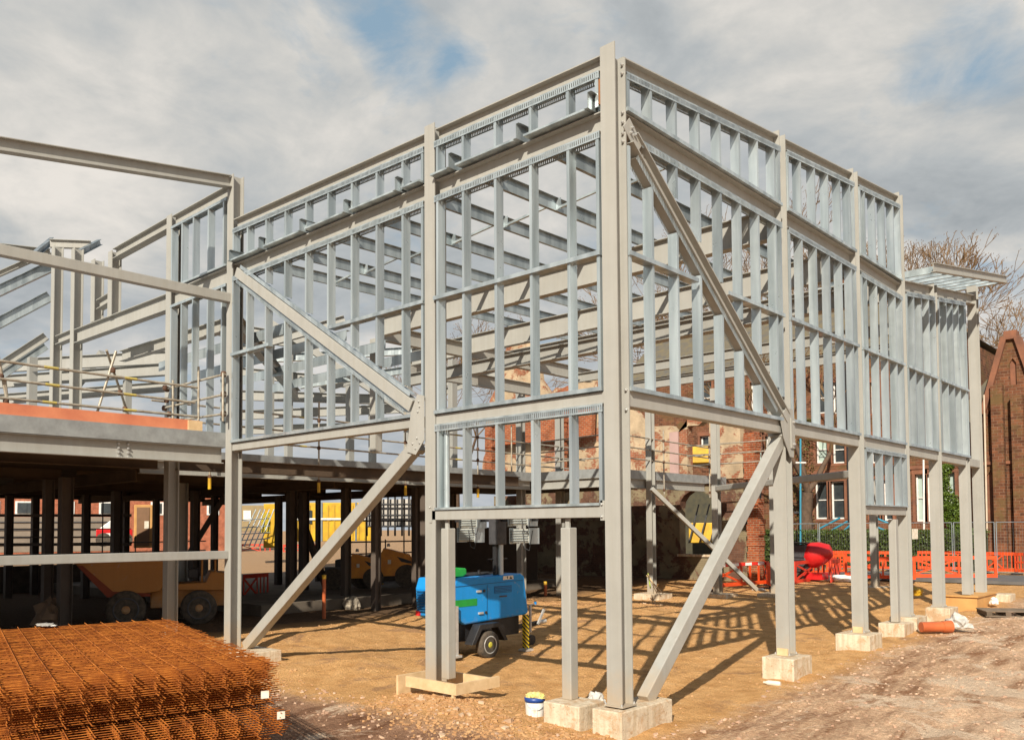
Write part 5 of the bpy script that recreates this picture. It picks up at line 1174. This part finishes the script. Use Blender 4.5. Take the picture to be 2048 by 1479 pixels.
zz=mth('ADD',mth('MAXIMUM',sx.outputs[2],0.0),.22)
cb=n.new('ShaderNodeCombineXYZ'); l.new(mth('DIVIDE',sx.outputs[0],zz),cb.inputs[0]); l.new(mth('DIVIDE',sx.outputs[1],zz),cb.inputs[1]); l.new(mth('MULTIPLY',sx.outputs[2],1.0),cb.inputs[2])
den=mth('ADD',mth('MULTIPLY',nz(n,l,1.1,9,.55,cb.outputs[0],.35),.6),mth('MULTIPLY',nz(n,l,5,9,.62,cb.outputs[0],.4),.4))
def gap(px,py,rad,amt):
    d=ray(px,py).normalized(); dp=n.new('ShaderNodeVectorMath'); dp.operation='DOT_PRODUCT'; dp.inputs[1].default_value=d
    nv=n.new('ShaderNodeVectorMath'); nv.operation='NORMALIZE'; l.new(tc.outputs['Generated'],nv.inputs[0]); l.new(nv.outputs[0],dp.inputs[0])
    mr=n.new('ShaderNodeMapRange'); mr.interpolation_type='SMOOTHSTEP'; mr.inputs[1].default_value=math.cos(rad); mr.inputs[2].default_value=1; mr.inputs[4].default_value=amt; l.new(dp.outputs['Value'],mr.inputs[0]); return mr.outputs[0]
cov=den
for q in ((815,80,.07,.09),(925,145,.04,.09),(745,25,.06,.07),(1765,150,.06,.09),(1965,110,.08,.11),(1690,275,.05,.05),(640,165,.035,.06),(1840,10,.06,.05),(1060,360,.05,.05)): cov=mth('SUBTRACT',cov,gap(*q))
mask=ramp(n,l,cov,[(.33,(0,0,0)),(.38,(.45,.45,.45)),(.46,(1,1,1))])
sh=mth('ADD',mth('MULTIPLY',nz(n,l,1.3,9,.56,cb.outputs[0],.5),.62),mth('MULTIPLY',nz(n,l,4.2,9,.6,cb.outputs[0],.3),.38))
shade=ramp(n,l,sh,[(.38,(.38,.41,.43)),(.46,(.49,.515,.525)),(.54,(.65,.64,.61)),(.62,(.84,.795,.735))])
hz=n.new('ShaderNodeMapRange'); hz.inputs[1].default_value=.0; hz.inputs[2].default_value=.28; hz.inputs[3].default_value=.6; hz.inputs[4].default_value=0; l.new(sx.outputs[2],hz.inputs[0])
shade=mixc(n,l,hz.outputs[0],shade,(.46,.51,.58))
skc=mixc(n,l,1.0,sky.outputs[0],(.10,.10,.10),'MULTIPLY')
skc=mixc(n,l,.85,skc,(.31,.45,.57))
final=mixc(n,l,mask,skc,shade)
zn=n.new('ShaderNodeMapRange'); zn.interpolation_type='SMOOTHSTEP'; zn.inputs[1].default_value=.52; zn.inputs[2].default_value=.85; zn.inputs[4].default_value=.85; l.new(sx.outputs[2],zn.inputs[0])
final=mixc(n,l,zn.outputs[0],final,(.10,.17,.30))
l.new(final,bg.inputs[0]); bg.inputs[1].default_value=.71
S.view_settings.view_transform='Standard'; S.view_settings.look='None'; S.view_settings.exposure=.45; S.view_settings.gamma=1
S.cycles.max_bounces=6; S.cycles.transparent_max_bounces=16
for o in bpy.data.objects:
    if '_local' in o: del o['_local']
